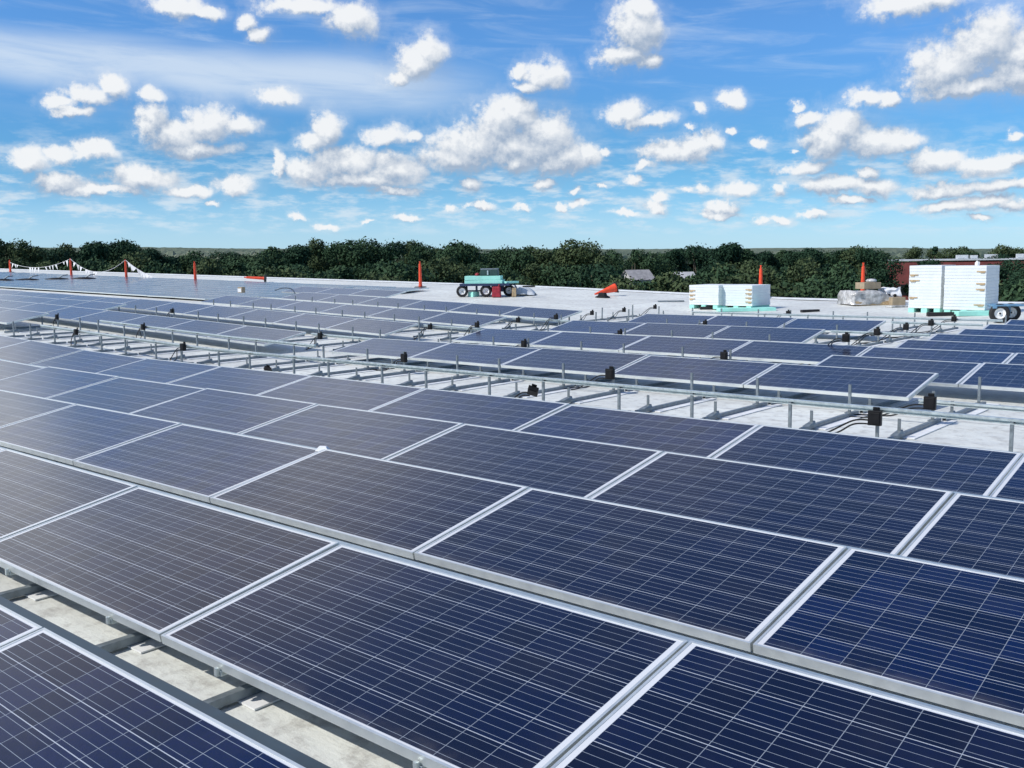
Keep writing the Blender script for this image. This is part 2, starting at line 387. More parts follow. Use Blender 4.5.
def thing(name, label, cat, loc=(0, 0, 0), rz=0.0, group=None):
    o = bpy.data.objects.new(name, None); COL.objects.link(o); o.empty_display_size = .2
    o.location = loc; o.rotation_euler = (0, 0, rz)
    return tag(o, label, cat, group)
def copy_tree(o, parent=None):
    c_ = o.copy(); COL.objects.link(c_)
    if parent is not None: c_.parent = parent
    for ch in o.children: copy_tree(ch, c_)
    return c_
ORD = 'zeroth first second third fourth fifth sixth seventh eighth ninth tenth eleventh twelfth thirteenth fourteenth fifteenth sixteenth seventeenth eighteenth nineteenth twentieth'.split()
TENS = {2: 'twenty', 3: 'thirty', 4: 'forty', 5: 'fifty', 6: 'sixty', 7: 'seventy'}
def nth(i):
    if i <= 20: return ORD[i]
    if i % 10 == 0: return TENS[i // 10][:-1] + 'ieth'
    return TENS[i // 10] + '-' + ORD[i % 10]

# ------------------------------------------------------------------ the roof
ROOF_Y = 32.3
def sstep(x): x = max(0., min(1., x)); return x * x * (3 - 2 * x)
def hroof(X, Y):
    d = max(0., -X - 14.5)
    return .030 * min(d, 12) + .0180 * max(0., d - 12) + .2 * sstep((Y - 21) / 12)
def slopex(X, Y): return (hroof(X + .5, Y) - hroof(X - .5, Y))
def roof_hit(px, py):
    d = ray(px, py); k = 1.0
    for i in range(4000):
        p = CAM + d * k
        if p.z <= hroof(p.x, p.y): break
        k += .03
    return Vector((p.x, p.y, hroof(p.x, p.y)))
def at_depth(px, py, k): return CAM + ray(px, py) * k
def depth(p): return (Vector(p) - CAM).dot(FW)

mb = MB(); X0, X1, Y0 = -120, 26, -18
nx, ny = 147, 52
for j in range(ny + 1):
    for i in range(nx + 1):
        x = X0 + (X1 - X0) * i / nx; y = Y0 + (ROOF_Y - Y0) * j / ny
        mb.v.append((x, y, hroof(x, y)))
for j in range(ny):
    for i in range(nx):
        a = j * (nx + 1) + i; mb.f.append((a, a + 1, a + nx + 2, a + nx + 1)); mb.mi.append(0)
roof = tag(mb.build('roof', M['roof'], smooth=True), kind='structure')
mb = MB()      # metal edge strip along the far side, and the walls under the roof
xs = [X0 + (X1 - X0) * i / 60 for i in range(61)]
for a, b in zip(xs[:-1], xs[1:]):
    za, zb = hroof(a, ROOF_Y), hroof(b, ROOF_Y)
    vs = [(a, ROOF_Y - .10, za + .012), (b, ROOF_Y - .10, zb + .012), (b, ROOF_Y - .02, zb + .07), (a, ROOF_Y - .02, za + .07),
          (a, ROOF_Y + .05, za + .07), (b, ROOF_Y + .05, zb + .07), (b, ROOF_Y + .05, zb - .2), (a, ROOF_Y + .05, za - .2)]
    mb.add(vs, [(0, 1, 2, 3), (3, 2, 5, 4), (4, 5, 6, 7)])
tag(mb.build('roof_edge', M['grey_pad']), kind='structure')
mb = MB()
mb.box(((X0 + X1) / 2, ROOF_Y - .3, -5.2), (X1 - X0, .3, 10)); mb.box(((X0 + X1) / 2, Y0 + .3, -5.2), (X1 - X0, .3, 10))
mb.box((X0 + .2, (Y0 + ROOF_Y) / 2, -5.2), (.3, ROOF_Y - Y0 - 1, 10)); mb.box((X1 - .2, (Y0 + ROOF_Y) / 2, -5.2), (.3, ROOF_Y - Y0 - 1, 10))
tag(mb.build('wall', M['wall']), kind='structure')

# ------------------------------------------------------------------ land beyond
GROUND = -8.3
def hland(X, Y): return LVX * X + LVY * Y + GROUND
mb = MB(); rings = [0, 30, 80, 200, 500, 1200, 3000, 7000, 12000]; NS = 48
for r_ in rings:
    for j in range(NS):
        a = 2 * math.pi * j / NS; x, y = r_ * math.cos(a), r_ * math.sin(a); mb.v.append((x, y, hland(x, y)))
for i in range(len(rings) - 1):
    for j in range(NS):
        mb.f.append((i * NS + j, i * NS + (j + 1) % NS, (i + 1) * NS + (j + 1) % NS, (i + 1) * NS + j)); mb.mi.append(0)
tag(mb.build('ground', M['grass']), kind='structure')
# far wood: one rolling canopy reaching the skyline
mb = MB(); na, nr = 520, 46; nrn = np.random.RandomState(5)
from mathutils import noise as mnoise
for i in range(nr + 1):
    d = 230 * (26 ** (i / nr))
    for j in range(na + 1):
        a = -.95 + 1.9 * j / na
        p = HF * (math.cos(a) * d) + HR * (math.sin(a) * d)
        h = 7.5 + 2.2 * mnoise.noise(Vector((p.x * .06, p.y * .06, 0))) + 1.6 * mnoise.noise(Vector((p.x * .2, p.y * .2, 3)))
        far = max(0, min(1, (d - 900) / 3000))
        h += far * (4 + 13 * mnoise.noise(Vector((a * 4.5, d * .0004, 7)))) + nrn.uniform(-.7, .7)
        mb.v.append((p.x, p.y, hland(p.x, p.y) + max(1.5, h)))
for i in range(nr):
    for j in range(na):
        a = i * (na + 1) + j; mb.f.append((a, a + 1, a + na + 2, a + na + 1)); mb.mi.append(0)
tag(mb.build('distant_wood', M['far_wood']), label='far green woodland rolling to the skyline behind the nearer trees', cat='woodland', kind='stuff')

# ------------------------------------------------------------------ trees
def crown_mesh(name, seed, hgt, rad, nleaf, leaf, mat, conic=False):
    rs = np.random.RandomState(seed)
    ncl = rs.randint(13, 20); cl = []
    base = .16 * hgt
    for i in range(ncl):
        t = rs.uniform(0, 1); ang = rs.uniform(0, 2 * math.pi)
        prof = (1 - t * .92) if conic else math.sqrt(max(.05, 1 - (2 * t - .85) ** 2 / 1.5))
        rr = rad * prof * math.sqrt(rs.uniform(.08, 1)) * .78
        cr = rad * rs.uniform(.26, .46) * (.55 + .45 * prof)
        cl.append((rr * math.cos(ang), rr * math.sin(ang), base + (hgt - base) * t * .92 + .02 * hgt, cr))
    cl.append((0, 0, hgt * .93 - rad * .2, rad * (.16 if conic else .34)))
    cl = np.array(cl); wgt = cl[:, 3] ** 2; wgt /= wgt.sum()
    idx = rs.choice(len(cl), nleaf, p=wgt)
    d = rs.normal(size=(nleaf, 3)); d /= np.linalg.norm(d, axis=1)[:, None]
    rr = rs.uniform(.35, 1.0, nleaf) ** .5 * rs.choice([1, 1, 1, 1.25], nleaf)
    c = cl[idx, :3] + d * (cl[idx, 3] * rr)[:, None] * np.array([1, 1, .82])
    nrm = d + rs.normal(scale=.55, size=(nleaf, 3)); nrm /= np.linalg.norm(nrm, axis=1)[:, None]
    t1 = np.cross(nrm, rs.normal(size=(nleaf, 3))); t1 /= np.linalg.norm(t1, axis=1)[:, None]
    t2 = np.cross(nrm, t1); sz = leaf * rs.uniform(.55, 1.3, nleaf)[:, None]
    v = np.stack([c - t1 * sz, c + t2 * sz * .55, c + t1 * sz, c - t2 * sz * .55], 1).reshape(-1, 3)
    me = bpy.data.meshes.new(name); me.vertices.add(len(v)); me.vertices.foreach_set('co', v.ravel())
    me.loops.add(nleaf * 4); me.loops.foreach_set('vertex_index', np.arange(nleaf * 4))
    me.polygons.add(nleaf); me.polygons.foreach_set('loop_start', np.arange(nleaf) * 4); me.polygons.foreach_set('loop_total', np.full(nleaf, 4))
    me.update(); me.materials.append(mat)
    return me, cl
def trunk_mesh(name, seed, hgt, cl):
    rs = random.Random(seed); t = MB()
    pts = [(rs.uniform(-.12, .12) * i, rs.uniform(-.12, .12) * i, hgt * .78 * i / 5) for i in range(6)]
    t.tube(pts, [.24, .19, .16, .13, .09, .04], 7)
    for c_ in list(cl)[:7]:
        z0 = hgt * rs.uniform(.2, .45); k_ = z0 / (hgt * .78)
        b = Vector((0, 0, z0)); e = Vector(c_[:3]); mid = b.lerp(e, .5) + Vector((0, 0, -.25))
        t.tube([b, mid, e], [.1, .065, .025], 5)
    return t.mesh(name, M['bark'], smooth=True)
PROTO = []
for i, (hg, rd, mi, con) in enumerate([(10, 3.6, 0, 0), (10, 3.1, 0, 0), (10, 3.4, 1, 0), (10, 2.7, 1, 0), (10, 4.0, 1, 0), (10, 3.2, 2, 0), (10, 2.2, 0, 1), (10, 3.6, 2, 0)]):
    cm, cl = crown_mesh('crown', 40 + i, hg, rd, 12000, .15, LEAF[mi], con)
    PROTO.append((cm, trunk_mesh('trunk', 70 + i, hg, cl)))
KIND = ['dark broad tree', 'dark rounded tree', 'mid green tree', 'slim mid green tree', 'wide leafy tree', 'olive green tree', 'pointed dark evergreen', 'pale olive tree']
TOPS = [(-40, 241), (0, 240), (20, 242), (40, 247), (75, 244), (100, 239), (118, 238), (137, 240), (150, 249), (170, 252), (200, 253), (230, 252), (265, 250), (285, 247), (300, 243), (340, 240), (372, 240), (400, 244), (440, 243), (475, 244), (500, 247), (530, 249), (560, 248), (578, 243), (592, 248), (630, 250), (668, 248), (700, 247), (724, 242), (748, 249), (780, 249), (820, 248), (850, 245), (890, 246), (930, 243), (950, 247), (975, 250), (1000, 248), (1024, 246), (1070, 245)]
def top_at(px):
    for (a, ya), (b, yb) in zip(TOPS[:-1], TOPS[1:]):
        if a <= px <= b: return ya + (yb - ya) * (px - a) / (b - a)
    return 246
def tree(px, topy, dist, proto, label):
    d = ray(px, topy); hz = Vector((d.x, d.y, 0)).length; k = dist / hz
    p = CAM + d * k
    if p.y < ROOF_Y + 5: k *= (ROOF_Y + 5) / p.y; p = CAM + d * k
    gz = hland(p.x, p.y); H = p.z - gz
    t = thing('tree', label, 'tree', (p.x, p.y, gz), rnd.uniform(0, 6.28), 'trees beyond the roof edge')
    wsc = (H / 10) * rnd.uniform(.85, 1.12)
    t.scale = (wsc, wsc, H / 10)
    link('crown', PROTO[proto][0], t); link('trunk', PROTO[proto][1], t)
    return t
def spot(px): 
    """where along the tree line, told by what stands in front of it"""
    marks = [(0, 'leftmost orange cone'), (71, 'second orange cone from the left'), (126, 'third orange cone from the left'), (195, 'fourth orange cone from the left'), (285, 'bent cable on the roof'), (420, 'orange cone left of the cart'), (485, 'mint boards on the cart'), (607, 'fallen orange cone'), (727, 'low white foam bundles'), (862, 'cone by the wrapped pallet'), (945, 'tall white foam bundles'), (1010, 'two-wheeled cart')]
    b = min(marks, key=lambda m_: abs(m_[0] - px)); dx = px - b[0]
    side = 'directly behind' if abs(dx) < 8 else ('just left of' if -28 < dx < 0 else 'just right of' if 0 < dx < 28 else 'well left of' if dx < 0 else 'well right of')
    return f'{side} the {b[1]}'
used_labels = {}
def uniq(lbl_fn):
    return lbl_fn
tl = []
px = -30
while px < 1060:          # skyline trees
    pr = 6 if abs(px - 137) < 9 or abs(px - 932) < 9 else rnd.choice([0, 1, 1, 2, 2, 3, 4, 5, 6, 7])
    gap = 150 <= px <= 275
    tl.append((px, top_at(px) + rnd.uniform(-2.2, 2.6), rnd.uniform(104, 138), pr, 'skyline')); px += rnd.uniform(15, 24)
px = -40
while px < 1065:          # back row, showing between the crowns
    tl.append((px, top_at(px) + rnd.uniform(2, 6), rnd.uniform(150, 200), rnd.choice([0, 1, 2, 4, 5, 7]), 'rear')); px += rnd.uniform(22, 34)
px = -20
while px < 1060:          # lower trees in front
    tl.append((px, 254 + rnd.uniform(0, 10) + (4 if px > 300 else 0), rnd.uniform(62, 92), rnd.choice([2, 2, 3, 4, 4, 5, 7, 0]), 'front')); px += rnd.uniform(26, 44)
px = 0
while px < 1050:          # young growth close under the roof edge
    tl.append((px, 268 + rnd.uniform(0, 6) + (6 if px > 350 else 0), rnd.uniform(48, 58), rnd.choice([2, 3, 4, 5, 7]), 'low')); px += rnd.uniform(48, 70)
for px_, ty_, ds_ in ((930, 258, 124), (1000, 262, 112), (1016, 259, 120), (1030, 262, 108)):
    tl.append((px_, ty_, ds_, rnd.choice([0, 1, 2]), 'near'))
tl += [(652, 273.5, 58, 2, 'low'), (627, 277.5, 58, 4, 'low'), (690, 275.5, 60, 3, 'low'), (676, 278, 60, 2, 'low')]
special = {'near': 'of those before the brick building', 'skyline': 'on the skyline', 'rear': 'in the rear rank', 'front': 'in the front rank', 'low': 'low under the roof edge'}
CLEAR = [(612, 660, 268, 110), (668, 700, 270, 112), (884, 932, 256, 140)]
cnt = {}
for t_ in tl:
    cnt.setdefault((t_[4]), []).append(t_)
for rank, lst in cnt.items():
    lst.sort(key=lambda a: a[0]); n_ = 0
    for (px, ty, ds, pr, rk) in lst:
        skip = rk in ('front', 'low', 'near') and 874 < px < 916
        for (a, b, yt, dm) in CLEAR:
            if a < px < b and ds < dm + 8 and rk in ('skyline', 'front'): skip = True
        if skip: continue
        if 880 < px < 1040 and rk in ('skyline', 'front') and ty < 268: ds = 168 + (px % 7)
        n_ += 1
        tree(px, ty, ds, pr, f'{KIND[pr]}, {nth(n_)} from the left {special[rk]}')

# ------------------------------------------------------------------ houses and the brick building among the trees
def place(px, py, dist):
    d = ray(px, py); k = dist / Vector((d.x, d.y, 0)).length; return CAM + d * k
p = place(637, 272, 105); gz = hland(p.x, p.y); ang = YAW * -1 + .25
M['siding2'] = nmat('pale_grey_house_siding', (.50, .50, .50), .12, 1, .7)
CAMR = math.atan2(RT.y, RT.x)
def house(px, py, dist, wd_, dp_, rise, label, turn, porch):
    p = place(px, py, dist); gz = hland(p.x, p.y); H = p.z - gz
    hs = thing('house', label, 'house', (p.x, p.y, gz), CAMR + turn)
    a, b, e = wd_ / 2, dp_ / 2, H - rise; mb = MB()
    mb.box((0, 0, e / 2), (wd_, dp_, e)); mb.add([(-a, -b, e), (-a, b, e), (-a, 0, H - .05), (a, -b, e), (a, b, e), (a, 0, H - .05)], [(0, 2, 1), (3, 4, 5)]); mb.build('wall', M['siding2'], hs)
    mb = MB(); o_ = .18
    for sg in (-1, 1):
        q_ = [(-a - o_, sg * (b + o_), e - .15), (a + o_, sg * (b + o_), e - .15), (a + o_, 0, H), (-a - o_, 0, H)]
        mb.add(q_ + [(x, y, z + .08) for x, y, z in q_], [(0, 1, 2, 3), (4, 5, 6, 7), (0, 1, 5, 4), (1, 2, 6, 5), (2, 3, 7, 6), (3, 0, 4, 7)])
    mb.build('roof', M['shingle'] if porch else M['siding2'], hs)
    for xx in (-.28, .25):
        mb = MB(); mb.box((xx * wd_, -b - .02, e - .75), (.55, .06, .8)); mb.build('window', M['window'], hs)
    if porch:
        mb = MB(); mb.box((-a - .5, -b * .6, e - .9), (2.2, 1.8, .1), Matrix.Rotation(.3, 3, 'X')); mb.box((-a - .5, -b * .4, (e - 1.1) / 2), (1.9, 1.4, e - 1.2)); mb.build('porch', M['siding'], hs)
house(637, 270.5, 105, 2.5, 3.0, .9, 'pale house with grey gable roof showing through the trees above the tipped cone', .35, True)
house(684, 272.5, 112, 1.9, 2.4, .7, 'small pale house half hidden in trees left of the low foam bundles', .2, False)
pa, pb = place(889, 259, 148), place(1044, 259, 150)
gz = hland(pa.x, pa.y); cen = (pa + pb) / 2; Lb = (pb - pa).length; ang = math.atan2(pb.y - pa.y, pb.x - pa.x)
hs = thing('brick_building', 'long dark red brick building with flat roof behind the tall foam bundles', 'building', (cen.x, cen.y, gz), ang)
H = cen.z - gz
mb = MB(); mb.box((0, 6, H / 2 - .2), (Lb, 12, H - .4)); mb.build('wall', M['brick'], hs)
mb = MB(); mb.box((0, 6, H - .1), (Lb + .2, 12.2, .18)); rf = mb.build('roof', M['grey_pad'], hs)
for xx, ww, hh in ((-.1, 1.5, .55), (1.4, .9, .5), (3.6, 1.6, .6), (7.2, .9, .6)):
    mb = MB(); mb.box((xx, 2.5, H + hh / 2), (ww, 1.3, hh)); mb.box((xx, 1.83, H + hh / 2), (ww * .8, .04, hh * .6)); mb.build('rooftop_unit', M['grey_pad'], rf, bevel=.05)
for i in range(6):
    mb = MB(); mb.box((-Lb / 2 + 2.4 + i * 3.4, -.02, H - 4.2), (1.5, .08, 1.5)); mb.build('window', M['window'], hs)

# ------------------------------------------------------------------ solar panels
PITCH_L = 1.9869; TILT = .1755; ZF = EYE - 1.5542
V_ = {0: .549, 1: 1.997, 2: 3.472, 3: 4.918, 4: 6.357}
def vr(r): return V_.get(r, 6.357 + 1.4665 * (r - 4))
B_ = {0: -1.76, 1: -1.755, 2: -1.761, 3: -1.713, 4: -1.686, 5: -1.672, 6: -1.66, 7: -1.652, 8: -1.579, 9: -1.56, 10: -1.563, 11: -1.567, 12: -1.54, 13: -1.51}
def base(r): return B_.get(r, -1.77 + .02 * r)
def jx(r, k): return base(r) + k * PITCH_L
FT = .040
mb = MB()      # extruded frame: four mitred bars, outer wall, top lip and bottom flange
def ring(x, y0, y1, z): return [(-x, y0, z), (x, y0, z), (x, y1, z), (-x, y1, z)]
lip = .0105; hx = PL / 2
lv = [ring(hx, 0, PW, -FT), ring(hx, 0, PW, 0), ring(hx - lip, lip, PW - lip, 0), ring(hx - lip, lip, PW - lip, -.007),
      ring(hx - .003, .003, PW - .003, -.0075), ring(hx - .003, .003, PW - .003, -FT + .002), ring(hx - .028, .028, PW - .028, -FT + .002), ring(hx - .028, .028, PW - .028, -FT)]
vs = [p for l_ in lv for p in l_]; fs = []
for i in range(len(lv)):
    a, b = i * 4, ((i + 1) % len(lv)) * 4
    for j in range(4): fs.append((a + j, a + (j + 1) % 4, b + (j + 1) % 4, b + j))
mb.add(vs, fs); frame_me = mb.mesh('frame', M['alu'])
mb = MB(); mb.box((0, PW / 2, -.0045), (PL - 2 * .008, PW - 2 * .008, .0045))
mb.mi[0] = 1
gm = mb.mesh('glass', [M['cells'], M['grey_pad']])
proto = None
def put_panel(r, k, jit=True):
    """panel of row r between joint k and joint k+1"""
    global proto
    X = (jx(r, k) + jx(r, k + 1)) / 2; Y = vr(r); z = hroof(X, Y + .5) + ZF
    if proto is None:
        proto = thing('solar_panel', 'x', 'solar panel'); link('frame', frame_me, proto); link('glass', gm, proto); o = proto
    else: o = copy_tree(proto)
    s_ = slopex(X, Y)
    jt, jr = rnd.gauss(0, .0035), rnd.gauss(0, .0022)
    o.location = (X, Y, z + rnd.uniform(-.002, .002)); o.rotation_euler = (TILT + jt, -math.atan(s_) + jr, 0)
    return o
def panel_seen(r, k):
    s_ = 0
    for kk, yy, zz in ((k, 0, 0), (k + 1, 0, 0), (k, .97, .17), (k + 1, .97, .17), (k + .5, .5, .08)):
        X = jx(r, kk); pp = project((X, vr(r) + yy, hroof(X, vr(r)) + ZF + zz))
        if pp and -6 < pp[0] < 1030 and pp[1] < 775: s_ += 1
    return s_ > 0
layout = {}
def block(name, phrase, rows):
    for r, ks in rows:
        ks = sorted([k for k in ks if panel_seen(r, k)], reverse=True)
        layout.setdefault(name, (phrase, []))[1].append((r, ks))
block('near', 'near field', [(r, range(-14, 4)) for r in range(0, 5)])
block('mid', 'middle block', [(7, range(-6, -1)), (9, range(-6, -2)), (11, range(-6, -3)), (13, range(-6, -3))])
block('right', 'right-hand block', [(r, range(-2, 4)) for r in range(8, 15)])
left = [(6, range(-30, -11)), (7, range(-30, -7)), (8, range(-30, -12)), (9, range(-22, -7)), (11, range(-13, -7)), (13, range(-13, -7)), (15, range(-15, -12))]
block('left', 'far left block', left)
total = 0; PANELS = set()
HUE = {'near': 'dark blue', 'mid': 'slate blue', 'right': 'navy blue', 'left': 'pale sky-lit'}
for nm, (phrase, rows) in layout.items():
    for ri, (r, ks) in enumerate(rows, 1):
        for i, k in enumerate(ks, 1):
            o = put_panel(r, k); total += 1; PANELS.add((r, k))
            o['label'] = f'{HUE[nm]} panel, {nth(i)} from the right in {nth(ri)} row of the {phrase}'
            o['group'] = f'solar panels of the {phrase}'
# a low, nearly level sheet of modules lying close together on the far left of the roof
LOWT = R(2.0); n_low = 0
for j in range(9):
    Y = 18.9 + 1.012 * j; i = 0
    for k in range(-15 - (j < 2), -60, -1):
        X = k * PITCH_L + .4 * (j % 2); z = hroof(X, Y + .5) + .10
        pp = project((X, Y + .5, z))
        if pp is None or pp[0] < -12: break
        i += 1; o = copy_tree(proto); s_ = slopex(X, Y)
        o.location = (X, Y, z); o.rotation_euler = (LOWT + rnd.gauss(0, .006), -math.atan(s_) + rnd.gauss(0, .005), 0)
        o['label'] = f'pale level panel, {nth(i)} from the right in {nth(j + 1)} row of the far sheet'; o['group'] = 'level panels on the far roof'; n_low += 1
print('PANELS', total, n_low)

# ------------------------------------------------------------------ racking
def rail(r, Xa, Xb, ydist, ztop, label, dark=False, seg=6):
    """one channel rail along a row, following the roof"""
    mb = MB(); Y = vr(r) + ydist; n = max(1, int(abs(Xb - Xa) / 2.0)); w_, h_ = .042, .046
    if dark: w_ = .062
    prof = [(-w_ / 2, -.020), (-w_ / 2, 0), (-w_ / 2 + .004, .003), (w_ / 2, .003), (w_ / 2, -h_), (-w_ / 2, -h_), (-w_ / 2, -h_ + .008), (w_ / 2 - .004, -h_ + .008), (w_ / 2 - .004, -.020)]
    m_ = len(prof); vs = []; fs = []
    for i in range(n + 1):
        X = Xa + (Xb - Xa) * i / n; z = hroof(X, Y) + ztop
        vs += [(X, Y + a, z + b) for a, b in prof]
    for i in range(n):
        for j in range(m_): fs.append((i * m_ + j, i * m_ + (j + 1) % m_, (i + 1) * m_ + (j + 1) % m_, (i + 1) * m_ + j))
    fs += [tuple(range(m_)), tuple(range(n * m_ + m_ - 1, n * m_ - 1, -1))]
    mb.add(vs, fs)
    o = mb.build('mounting_rail', M['rail_dark'] if dark else M['galv'])
    return tag(o, label, 'rail', 'mounting rails')
ZB = ZF + PW * math.sin(TILT)
for r in range(0, 5):
    txt = ['dark steel rail behind the nearest panel row', 'steel rail hidden along back of second panel row', 'steel rail along back of third panel row', 'steel rail along back of fourth panel row', 'pale steel rail along the back edge of the near field'][r]
    rail(r, -27 if r > 2 else -16, 4, 1.003, ZB - .016, txt, dark=(r == 0))
rail(5, -20.6, 3, .99, ZB + .0, 'bright long steel rail on posts across the bare row behind the near field')
rail(7, jx(7, -1) + .1, 2.5, .02, ZF - .01, 'short steel rail right of the end panel of the middle block')
for r, a, b, txt in ((11, jx(11, -3) + .1, jx(11, -2) - .1, 'short rail filling the gap right of the third middle-block row'),
                     (13, jx(13, -3) + .1, jx(13, -2) - .1, 'short rail filling the gap right of the farthest middle-block row'), (14, -13.0, -5.6, 'farthest bare rail, just behind the middle block'),
                     (7, -15.4, -13.6, 'short rail bridging the aisle left of the middle block front row'), (9, -15.3, -13.6, 'short rail bridging the aisle at the second middle-block row'), (11, -15.3, -13.6, 'short rail bridging the aisle at the third middle-block row'),
                     (6, -21, -13.4, 'rail standing bare in front of the far left block')):
    rail(r, a, b, .99 if r not in (7, 9, 11) or b - a > 3 else .99, ZB - .01, txt)

# one support: beam on a membrane pad, front bracket with its clip, rear post
def make_support(full=True):
    t = thing('racking_support', 'x', 'racking support')
    mb = MB(); mb.box((.055, .72, .006), (.15, 1.30, .008)); mb.build('pad', M['pad'], t)
    mb = MB()
    prof = [(-.022, .012), (-.022, .046), (-.019, .049), (.019, .049), (.022, .046), (.022, .012), (.018, .012), (.018, .044), (-.018, .044), (-.018, .012)]
    m_ = len(prof); vs = [(a, -.22, b) for a, b in prof] + [(a, 1.20, b) for a, b in prof]
    fs = [(j, (j + 1) % m_, m_ + (j + 1) % m_, m_ + j) for j in range(m_)] + [tuple(range(m_)), tuple(range(2 * m_ - 1, m_ - 1, -1))]
    mb.add(vs, fs); mb.build('beam', M['galv_dark'], t)
    if full:                                            # low triangular front bracket with an upright tab
        mb = MB(); y0, y1, zt = -.13, .06, .088
        mb.add([(-.034, y0, .05), (-.034, y1, .05), (-.022, y1, zt), (.034, y0, .05), (.034, y1, .05), (.022, y1, zt)], [(0, 1, 2), (5, 4, 3), (0, 2, 5, 3), (1, 4, 5, 2), (0, 3, 4, 1)])
        mb.box((0, .02, (zt + ZF - FT) / 2 + .01), (.03, .012, ZF - FT - zt + .06)); mb.build('bracket', M['galv_dark'], t, bevel=.002)
    else:
        mb = MB(); mb.box((0, -.008, ZF - FT - .002), (.018, .016, .034)); mb.box((0, .10, ZF - FT - .012), (.03, .20, .02)); mb.build('bracket', M['galv'], t, bevel=.003)
    mb = MB()
    prof = [(-.014, -.012), (.014, -.012), (.014, .012), (.011, .012), (.011, -.009), (-.011, -.009), (-.011, .012), (-.014, .012)]
    m_ = len(prof); zt = ZB - (.012 if full else .05); yp = .985
    mb.add([(a, yp + b, .049) for a, b in prof] + [(a, yp + b, zt) for a, b in prof],
           [(j, (j + 1) % m_, m_ + (j + 1) % m_, m_ + j) for j in range(m_)] + [tuple(range(m_)), tuple(range(2 * m_ - 1, m_ - 1, -1))])
    mb.box((0, .97, .053), (.07, .08, .008)); mb.build('post', M['galv_dark'], t)
    return t
sup_protos = {}
BEAM = .435
def supports(r, klist, phrase, post=True):
    """supports of row r at both sides of each joint k"""
    spots = []
    for k in klist:
        for sgn in (1, -1):
            X = jx(r, k) + sgn * BEAM + rnd.uniform(-.03, .03)
            pp = project((X, vr(r) + .9, hroof(X, vr(r)) + .2))
            if pp and -5 < pp[0] < 1030 and pp[1] < 800: spots.append(X)
    spots.sort(reverse=True)
    out = []
    for i, X in enumerate(spots, 1):
        full = r >= 5
        if full not in sup_protos: o = sup_protos[full] = make_support(full)
        else: o = copy_tree(sup_protos[full])
        Y = vr(r); o.location = (X, Y, hroof(X, Y + .5) + .001); o.rotation_euler = (0, -math.atan(slopex(X, Y)), rnd.uniform(-.012, .012))
        o['label'] = f'galvanised racking support, {nth(i)} from the right {phrase}'; o['group'] = f'racking supports {phrase}'
        out.append(o)
    return out
supports(0, range(-3, 2), 'under the nearest panel row')
supports(1, range(-3, 2), 'under the second panel row')
supports(4, range(-10, 1), 'under back row of near field')
supports(5, range(-11, 2), 'along the bare row behind the near field')
supports(6, range(-11, 2), 'in front of the middle block')
supports(7, range(-6, 2), 'under front middle-block row')
supports(8, range(-6, -2), 'in first bare middle-block row')
supports(9, [-6, -5, -4, -3], 'under second middle-block row')
supports(10, range(-6, -2), 'in second bare middle-block row')
supports(11, [-6, -5, -4, -3], 'under third middle-block row')
supports(12, range(-6, -2), 'in third bare middle-block row')
supports(13, [-7, -6, -5, -4, -3], 'under farthest middle-block row')
supports(14, range(-7, -1), 'in bare row behind middle block')
supports(8, range(-12, -6), 'in first bare far-left row')
supports(10, range(-12, -6), 'in second bare far-left row')
supports(12, range(-12, -6), 'in third bare far-left row')
supports(15, range(-7, -1), 'in the last bare row by the foam bundles')

# ------------------------------------------------------------------ power optimiser boxes clipped to posts, with cables
box_i = 0
def optimizer(px, py, r, size=1.0, label='', lying=False, cable=True, yoff=.93):
    Y = vr(r) + yoff; d = ray(px, py); p = CAM + d * (Y / d.y)
    t = thing('power_optimizer', label, 'optimizer box', (p.x, p.y, p.z), rnd.uniform(-.1, .1), 'black optimizer boxes on the racking')
    s_ = .118 * size
    mb = MB(); mb.box((0, 0, 0), (s_, .05, s_ * 1.15))
    mb.box((0, -.028, 0), (s_ * .8, .010, s_ * .9))
    mb.box((0, .03, s_ * .62), (s_ * .5, .012, .05)); hz_ = mb.build('housing', M['black'], t, bevel=.005)
    if lying: hz_.rotation_euler = (.9, .3, .6)
    if cable:
        zf = hroof(p.x, p.y) - p.z
        for sg in (0, 1):
            mb = MB(); q0 = Vector((-s_ * .45, .0, -s_ * (.2 + .3 * sg)))
            pts = [q0, q0 + Vector((-.15, .02, -.02)), q0 + Vector((-.38, .05 + .1 * sg, zf * .55)), Vector((-.62 - .15 * sg, .1 + .12 * sg, zf + .02)), Vector((-.95, .02, zf + .015))]
            mb.tube(smooth(pts), .008, 6); mb.build('cable', M['black'], t)
    return t
def smooth(pts, n=6):
    pts = [Vector(p) for p in pts]; out = []
    for i in range(len(pts) - 1):
        p0, p1, p2, p3 = pts[max(i - 1, 0)], pts[i], pts[i + 1], pts[min(i + 2, len(pts) - 1)]
        for j in range(n):
            t = j / n
            out.append(.5 * ((2 * p1) + (p2 - p0) * t + (2 * p0 - 5 * p1 + 4 * p2 - p3) * t * t + (3 * p1 - p0 - 3 * p2 + p3) * t ** 3))
    return out + [pts[-1]]
